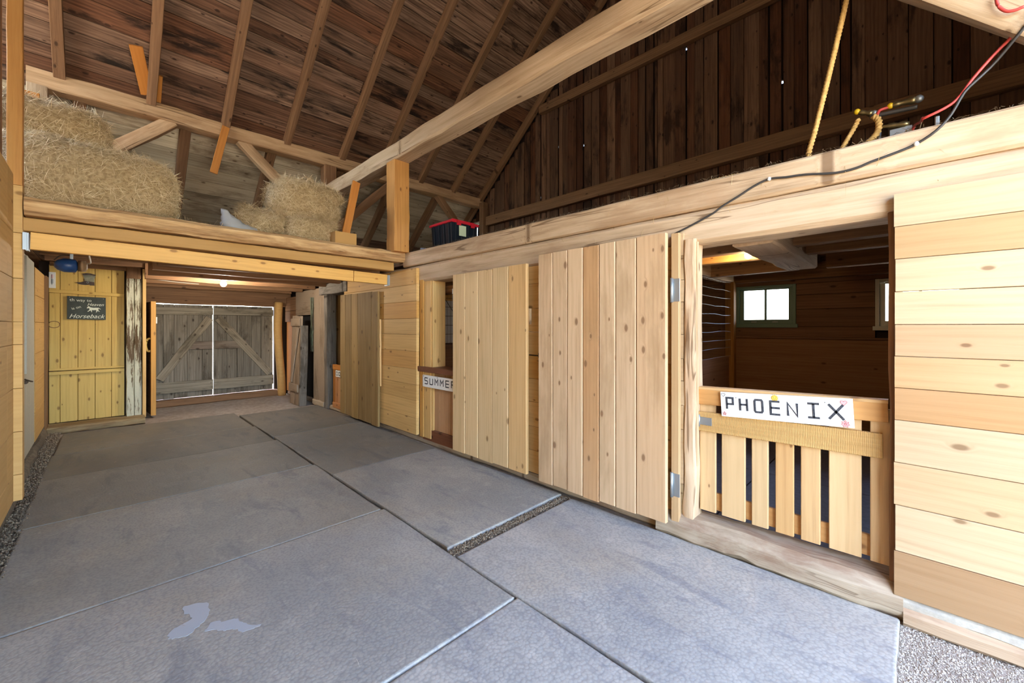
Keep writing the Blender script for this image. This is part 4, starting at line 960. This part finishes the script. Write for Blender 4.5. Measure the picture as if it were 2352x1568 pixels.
# ------------------------------------------------------------------ hay, chaff, pebbles
def strands(n, place, lmin, lmax, wmin, wmax, seed):
    rr = random.Random(seed); vs_, fs = [], []
    for _ in range(n):
        p, d, nrm = place(rr)
        L_ = rr.uniform(lmin, lmax); wv = d.cross(nrm).normalized() * rr.uniform(wmin, wmax) if d.cross(nrm).length > 1e-4 else V((wmin, 0, 0))
        bend = nrm * L_ * rr.uniform(-.12, .18); k = len(vs_)
        a, b, c = p - d*L_/2, p + bend, p + d*L_/2
        vs_ += [a - wv, a + wv, b - wv, b + wv, c - wv*.4, c + wv*.4]
        fs += [(k, k+1, k+3, k+2), (k+2, k+3, k+5, k+4)]
    return vs_, fs

def hay_bale(label, lo, hi, n, seed, e=4., sag=0., rough=.03, shape=None):
    lo, hi = V(lo), V(hi); c = (lo + hi) / 2; h = (hi - lo) / 2
    t = tag(link('hay_bale', None, None, Matrix.Translation((c.x, c.y, lo.z))), label, 'hay bale')
    def surf(th, ph):
        f = lambda x: math.copysign(abs(x) ** (2/e), x)
        q = V((f(math.cos(ph)) * f(math.cos(th)), f(math.cos(ph)) * f(math.sin(th)), f(math.sin(ph))))
        p = V((q.x*h.x, q.y*h.y, q.z*h.z))
        if shape: p = shape(p, h)
        p += p.normalized() * (rough * (noise.noise((c + p) * 7) + .6*noise.noise((c + p) * 17)))
        return c + p
    nu, nv = 32, 18; vs_, fs = [], []
    for j in range(nv + 1):
        for i in range(nu): vs_.append(surf(2*math.pi*i/nu, -math.pi/2 + math.pi*j/nv))
    for j in range(nv):
        for i in range(nu): fs.append((j*nu+i, j*nu+(i+1) % nu, (j+1)*nu+(i+1) % nu, (j+1)*nu+i))
    for v in vs_: v.z = max(v.z, lo.z)
    link('bale_core', mesh('bale_core', [v - c for v in vs_], fs, HAYC, True), t, Matrix.Translation(c))
    def place(rr):
        j = rr.randint(1, nv-1); i = rr.randrange(nu)
        a, b, d_ = vs_[j*nu+i], vs_[j*nu+(i+1) % nu], vs_[(j+1)*nu+i]
        p = a + (b - a)*rr.random() + (d_ - a)*rr.random(); nr = (p - c); nr = V((nr.x/h.x**2, nr.y/h.y**2, nr.z/h.z**2)).normalized()
        dr = V((rr.gauss(0, 1), rr.gauss(0, 1), rr.gauss(0, .8))); dr = dr - nr*dr.dot(nr)*.85
        return p + nr*rr.uniform(0, .018) - c, dr.normalized(), nr
    v2, f2 = strands(int(n * 1.6), place, .04, .13, .0006, .0015, seed)
    def shaggy(rr):
        p, d, nr = place(rr); d = (d + nr * rr.uniform(.2, 1.1)).normalized(); return p + d * .02, d, nr.orthogonal().normalized()
    v3, f3 = strands(int(n * .35), shaggy, .06, .17, .0007, .0016, seed + 50); k = len(v2)
    v2 += v3; f2 += [tuple(q + k for q in f) for f in f3]
    o = link('hay_strands', mesh('hay_strands', v2, f2, HAY), t, Matrix.Translation(c)); o['kind'] = 'stuff'
    return t
def slump(p, h):
    q = (p.x + h.x) / (2*h.x); p = p.copy()
    if p.z > 0: p.z *= 1 - .25 * max(0, q - .25)
    return p
hay_bale('big slumped hay bale at the base of the stack on the loft', (-.62, 4.82, 2.31), (.52, 5.5, 2.97), 9000, 1, 3.6, 0, .035, slump)
hay_bale('smaller hay bale on top of the big slumped one', (-.7, 4.95, 2.90), (.06, 5.55, 3.28), 4500, 2, 3.2, 0, .03, slump)
hay_bale('lower half-size hay bale beneath the shaggy bale, by the cardboard box', (1.43, 4.85, 2.31), (1.99, 5.25, 2.66), 4000, 3, 4., 0, .02)
hay_bale('shaggy hay bale on top of the block beside the cardboard box', (1.30, 4.87, 2.62), (2.04, 5.3, 3.07), 5500, 4, 3., 0, .09)
hay_bale('broken low hay bale between the plastic bag and the block stack', (.98, 4.95, 2.31), (1.50, 5.4, 2.68), 4500, 5, 2.4, 0, .1)
def loose(name, label, cat, area, n, zf, seed, lm=(.04, .14), wd=(.0008, .0018), mat=STRAW, tilt=.15):
    x0, x1, y0, y1 = area
    def place(rr):
        p = V((rr.uniform(x0, x1), rr.uniform(y0, y1), 0)); p.z = zf(p, rr)
        return p, V((rr.gauss(0, 1), rr.gauss(0, 1), rr.gauss(0, tilt))).normalized(), V((0, 0, 1))
    v_, f_ = strands(n, place, lm[0], lm[1], wd[0], wd[1], seed)
    return tag(link(name, mesh(name, v_, f_, mat)), label, cat, None, 'stuff')
loose('loose_hay', 'loose green-brown hay spread on the loft boards', 'hay', (.35, 1.5, 4.76, 6.2), 7000, lambda p, r: 2.315 + r.random() * .07 * (1 + noise.noise(p * 4)), 21, mat=HAY)
loose('chaff', 'chaff and straw lying on top of the long header beam', 'chaff', (2.70, 2.96, -.6, 4.5), 5000, lambda p, r: 2.333 + r.random() * .012, 22, (.015, .06), mat=DUSTY)
loose('straw', 'stray straws hanging off the header beam edge', 'straw', (2.692, 2.699, -.3, 4.4), 110, lambda p, r: 2.05 + r.random() * .28, 23, (.03, .09), (.0006, .0011), STRAW, 1.6)
loose('straw', 'stray straws scattered on the rubber mats', 'straw', (-.3, 2.6, .3, 7.0), 160, lambda p, r: .0255 + r.random() * .003, 24, (.015, .06), (.0006, .0012), CHAFF, .02)
loose('straw', 'chaff and straw in the bare dirt beyond the narrow mat end', 'straw', (1.9, 2.75, -.75, .06), 1500, lambda p, r: -.008 + r.random() * .012, 25, (.01, .06), (.0004, .0009), CHAFF, .2)
def pebbles(name, label, n, place, seed, mat, rmin, rmax):
    rr = random.Random(seed); vs_, fs = [], []
    for _ in range(n):
        p = place(rr); r = rr.uniform(rmin, rmax); k = len(vs_)
        for d in ((1, 0, 0), (0, 1, 0), (-1, 0, 0), (0, -1, 0), (0, 0, 1), (0, 0, -.6)):
            vs_.append(p + V(d) * r * rr.uniform(.6, 1.2))
        fs += [(k, k+1, k+4), (k+1, k+2, k+4), (k+2, k+3, k+4), (k+3, k, k+4), (k+1, k, k+5), (k+2, k+1, k+5), (k+3, k+2, k+5), (k, k+3, k+5)]
    return tag(link(name, mesh(name, vs_, fs, mat)), label, 'dirt', None, 'stuff')
pebbles('gravel', 'gritty grey dirt floor beyond the narrow mat end', 16000, lambda r: V((r.uniform(1.9, 2.66), r.uniform(-.8, .04), -.01)), 31, CHAFF, .0015, .005)
pebbles('dirt', 'dirt packed in the gap between two narrow mats', 3500, lambda r: V((1.5 + 1.16 * r.random(), 2.01 + r.gauss(0, .017), .004 + r.random() * .012)), 32, DUSTY, .002, .008)
pebbles('dirt', 'dark dirt strip between the wall foot and the wide mats', 6000, lambda r: V((r.uniform(-.5, -.38), r.uniform(2.6, 8.0), .0 + r.random() * .02)), 33, DUSTY, .003, .012)

# ------------------------------------------------------------------ things on the loft
bg_ = tag(link('plastic_bag', None, None, Matrix.Translation((.98, 4.82, 2.345))), 'clear grey plastic bag slumped on the loft edge', 'bag')
def bag_body():
    nu, nv = 20, 14; vs_, fs = [], []
    for j in range(nv+1):
        v = j / nv
        for i in range(nu):
            a = 2*math.pi*i/nu
            if v < .6: q = v/.6; rx, ry, z, cx = .17*math.sqrt(max(0, 1 - (q*.86)**2.2)), .09*math.sqrt(max(0, 1 - (q*.8)**2)), q*.10, .05 - .12*q
            else: q = (v-.6)/.4; rx, ry, z, cx = .075*(1-q) + .016, .05*(1-q) + .012, .10 + q*.12, -.07 - .085*q
            p = V((cx + rx*math.cos(a), ry*math.sin(a), z)); d = noise.noise(p*22)*.022 + noise.noise(p*50)*.01
            vs_.append(p + V((math.cos(a)*d, math.sin(a)*d, d*.6 if j else 0)))
    for j in range(nv):
        for i in range(nu): fs.append((j*nu+i, j*nu+(i+1) % nu, (j+1)*nu+(i+1) % nu, (j+1)*nu+i))
    fs.append(tuple(range(nu-1, -1, -1))); fs.append(tuple(nv*nu+i for i in range(nu)))
    return vs_, fs
v_, f_ = bag_body(); link('bag_film', mesh('bag_film', v_, f_, BAG, True), bg_, WM[bg_])
tube('bag_tie', bg_, [WM[bg_].translation + V((-.12 + .026*math.cos(t*.7854), .024*math.sin(t*.7854), .165)) for t in range(9)], .004, WHITEP, 5, 2)
cb = thing('cardboard_box', (1.99, 4.86, 2.35), 'small open tan cardboard box on the loft edge', 'box')
for nm, lo, hi in (('front_panel', (1.875, 4.7, 2.345), (2.125, 4.706, 2.50)), ('side_panel', (2.119, 4.707, 2.345), (2.125, 4.86, 2.50)), ('side_panel', (1.875, 4.707, 2.345), (1.881, 4.86, 2.50)), ('back_panel', (1.875, 4.86, 2.345), (2.125, 4.866, 2.50)), ('bottom_panel', (1.882, 4.707, 2.345), (2.118, 4.859, 2.351))):
    box(nm, cb, lo, hi, CARD, .001)
tt = thing('storage_tote', (3.2, 4.22, 2.3), 'black storage tote with a red lid on the loft over the stalls', 'storage box')
def taper(name, parent, c, w0, d0, w1, d1, z0, z1, mat):
    vs_ = [(-w0/2, -d0/2, z0), (w0/2, -d0/2, z0), (w0/2, d0/2, z0), (-w0/2, d0/2, z0), (-w1/2, -d1/2, z1), (w1/2, -d1/2, z1), (w1/2, d1/2, z1), (-w1/2, d1/2, z1)]
    return link(name, mesh(name, vs_, [(3, 2, 1, 0), (4, 5, 6, 7), (0, 1, 5, 4), (1, 2, 6, 5), (2, 3, 7, 6), (3, 0, 4, 7)], mat), parent, Matrix.Translation(V(c)))
taper('tote_body', tt, (3.21, 4.23, 2.3), .36, .40, .40, .44, 0, .40, NAVY)
for k in range(4): bar('rib', tt, (3.017 - .0, 4.07 + k * .10, 2.34), (3.0, 4.07 + k * .105, 2.69), (0, 1, 0), .012, .014, NAVY)
for k in range(4): bar('rib', tt, (3.07 + k * .09, 4.02, 2.34), (3.065 + k * .095, 4.0, 2.69), (1, 0, 0), .012, .014, NAVY)
box('lid_rim', tt, (2.99, 3.99, 2.685), (3.43, 4.47, 2.715), REDL, .006, axis=1); box('lid_top', tt, (3.03, 4.03, 2.715), (3.39, 4.43, 2.735), REDL, .008, axis=1)
for x in (3.1, 3.32): box('lid_clip', tt, (x - .03, 3.978, 2.655), (x + .03, 3.992, 2.715), REDL, .003, axis=0)
box('sticker', tt, (3.11, 3.994, 2.53), (3.22, 3.9985, 2.66), plain('sticker_paper', 'C4C9A4', .6), .0005, axis=0)
tag(tube('paper_sack', None, [(2.99, 4.6, 2.3), (2.99, 4.6, 2.34), (2.992, 4.6, 2.40), (2.996, 4.6, 2.435)], [.05, .05, .052, .053, .052, .052, .053, .055, .05, .052, .05, .055, .05, .053, .05, .052, .05, .05, .02], plain('bluish_white_sack', 'A9B4D0', .6), 10), 'small bluish white sack beside the black tote', 'sack')

# ------------------------------------------------------------------ rope, fittings and cables over the stall header
rp = thing('rope', (2.83, .43, 2.35), 'thick manila rope hanging from above onto the header beam', 'rope')
tube('rope_length', rp, [(2.74, .15, 3.56), (2.78, .235, 3.2), (2.80, .31, 2.85), (2.82, .385, 2.52), (2.835, .42, 2.38), (2.86, .39, 2.35)], .0125, ROPE, 12, 40, 110, 3)
tube('rope_coil', rp, [(2.86, .39, 2.35), (2.93, .3, 2.355), (2.96, .28, 2.42), (2.99, .235, 2.52), (3.0, .215, 2.57)], .011, ROPE, 12, 30, 110, 3)
tube('rope_coil', rp, [(2.9, .36, 2.35), (2.95, .22, 2.38), (2.97, .14, 2.45), (2.98, .13, 2.52), (2.99, .15, 2.56)], .014, ROPE, 12, 30, 110, 3)
tag(tube('rope_end', None, [(2.80, .95, 2.345), (2.84, .86, 2.36), (2.82, .78, 2.35), (2.86, .72, 2.345)], .016, ROPE, 10, 20, 110, 3), 'short twist of rope lying in the chaff on the header beam', 'rope')
af = thing('hose_fittings', (3.05, .15, 2.35), 'brass hose valves with yellow handles perched above the header beam', 'hose fitting')
def fitting(p, q, rs, mat, name='valve_body'):
    p, q = V(p), V(q); n = len(rs); return tube(name, af, [p + (q - p) * i / (n - 1) for i in range(n)], rs, mat, 10, 0)
fitting((3.05, .22, 2.63), (3.05, .16, 2.60), [.008, .014, .014, .01, .016, .016], BRASS); ball('yellow_knob', af, (3.05, .225, 2.635), .016, YELLOWP, 1, 8, 6); ball('steel_union', af, (3.05, .15, 2.60), .014, STEEL, 1.1, 8, 6)
fitting((3.05, .09, 2.615), (3.05, -.02, 2.61), [.012, .012, .016, .016, .011, .015, .015, .02, .02, .01], BRASS); ball('yellow_knob', af, (3.05, .085, 2.615), .016, YELLOWP, 1, 8, 6); ball('steel_cap', af, (3.05, -.025, 2.61), .02, STEEL, 1, 8, 6)
tube('manifold_pipe', af, [(3.05, .17, 2.585), (3.05, .05, 2.575), (3.05, -.02, 2.57)], .012, BLACK, 8)
fitting((2.98, .115, 2.485), (2.98, .01, 2.465), [.008, .009, .014, .014, .012, .016, .016, .012], BRASS); box('steel_box', af, (2.97, .0, 2.36), (3.03, .085, 2.455), STEEL, .003, axis=1); tube('support_pipe', af, [(3.05, .13, 2.32), (3.05, .13, 2.58)], .008, STEEL, 8, 0)
tube('red_hose_loop', af, [(3.05, .09, 2.61), (3.04, .13, 2.60), (3.02, .14, 2.55), (2.99, .13, 2.48)], .008, REDP, 8)
tag(tube('red_hose', None, [(2.98, .0, 2.42), (2.95, -.01, 2.44), (2.84, -.03, 2.41), (2.74, -.035, 2.39), (2.68, -0.043, 2.368), (2.68, -0.132, 2.404), (2.68, -0.19, 2.487), (2.68, -0.233, 2.543), (2.68, -0.269, 2.585), (2.68, -0.292, 2.611), (2.66, -.33, 2.68)], .006, REDP, 8), 'red air hose rising from the fittings toward the thick knee brace', 'hose')
cb2 = thing('black_cable', (2.69, .6, 2.2), 'black cable clipped along the header beam and up to the knee brace', 'cable')
tube('cable_run', cb2, [(2.69, 1.13, 2.02), (2.69, 1.0, 2.065), (2.69, .885, 2.111), (2.69, .84, 2.14), (2.69, .737, 2.187), (2.69, .66, 2.225), (2.69, .583, 2.247), (2.69, .5, 2.236), (2.69, .415, 2.228), (2.69, .284, 2.202), (2.69, .2, 2.205), (2.69, .147, 2.22), (2.69, .05, 2.24), (2.69, -.014, 2.259), (2.675, -0.078, 2.294), (2.675, -0.125, 2.352), (2.675, -0.164, 2.434), (2.675, -0.208, 2.48), (2.675, -0.257, 2.533), (2.6, -.34, 2.63), (2.56, -.46, 2.8)], .006, BLACK, 6, 3)
for y, z in ((.583, 2.247), (-.014, 2.259)): ball('cable_clip', cb2, (2.688, y, z), .011, WHITEP, 1, 8, 6)
eq = thing('fence_charger', (2.6, -.36, 2.86), 'dark box with a red lead fixed high on the thick knee brace', 'box')
box('charger_case', eq, (2.55, -.44, 2.86), (2.612, -.295, 3.0), NAVY, .01, axis=2)
tube('red_lead', eq, [(2.6, -0.247, 2.773), (2.6, -0.252, 2.727), (2.6, -0.272, 2.692), (2.6, -0.295, 2.682), (2.6, -0.319, 2.684)], .006, REDP, 8)
tag(box('bolt', None, (2.72, -.09, 2.333), (2.735, -.075, 2.375), STEEL, .003, axis=2), 'small upright steel bolt on the header beam near the cable', 'bolt')
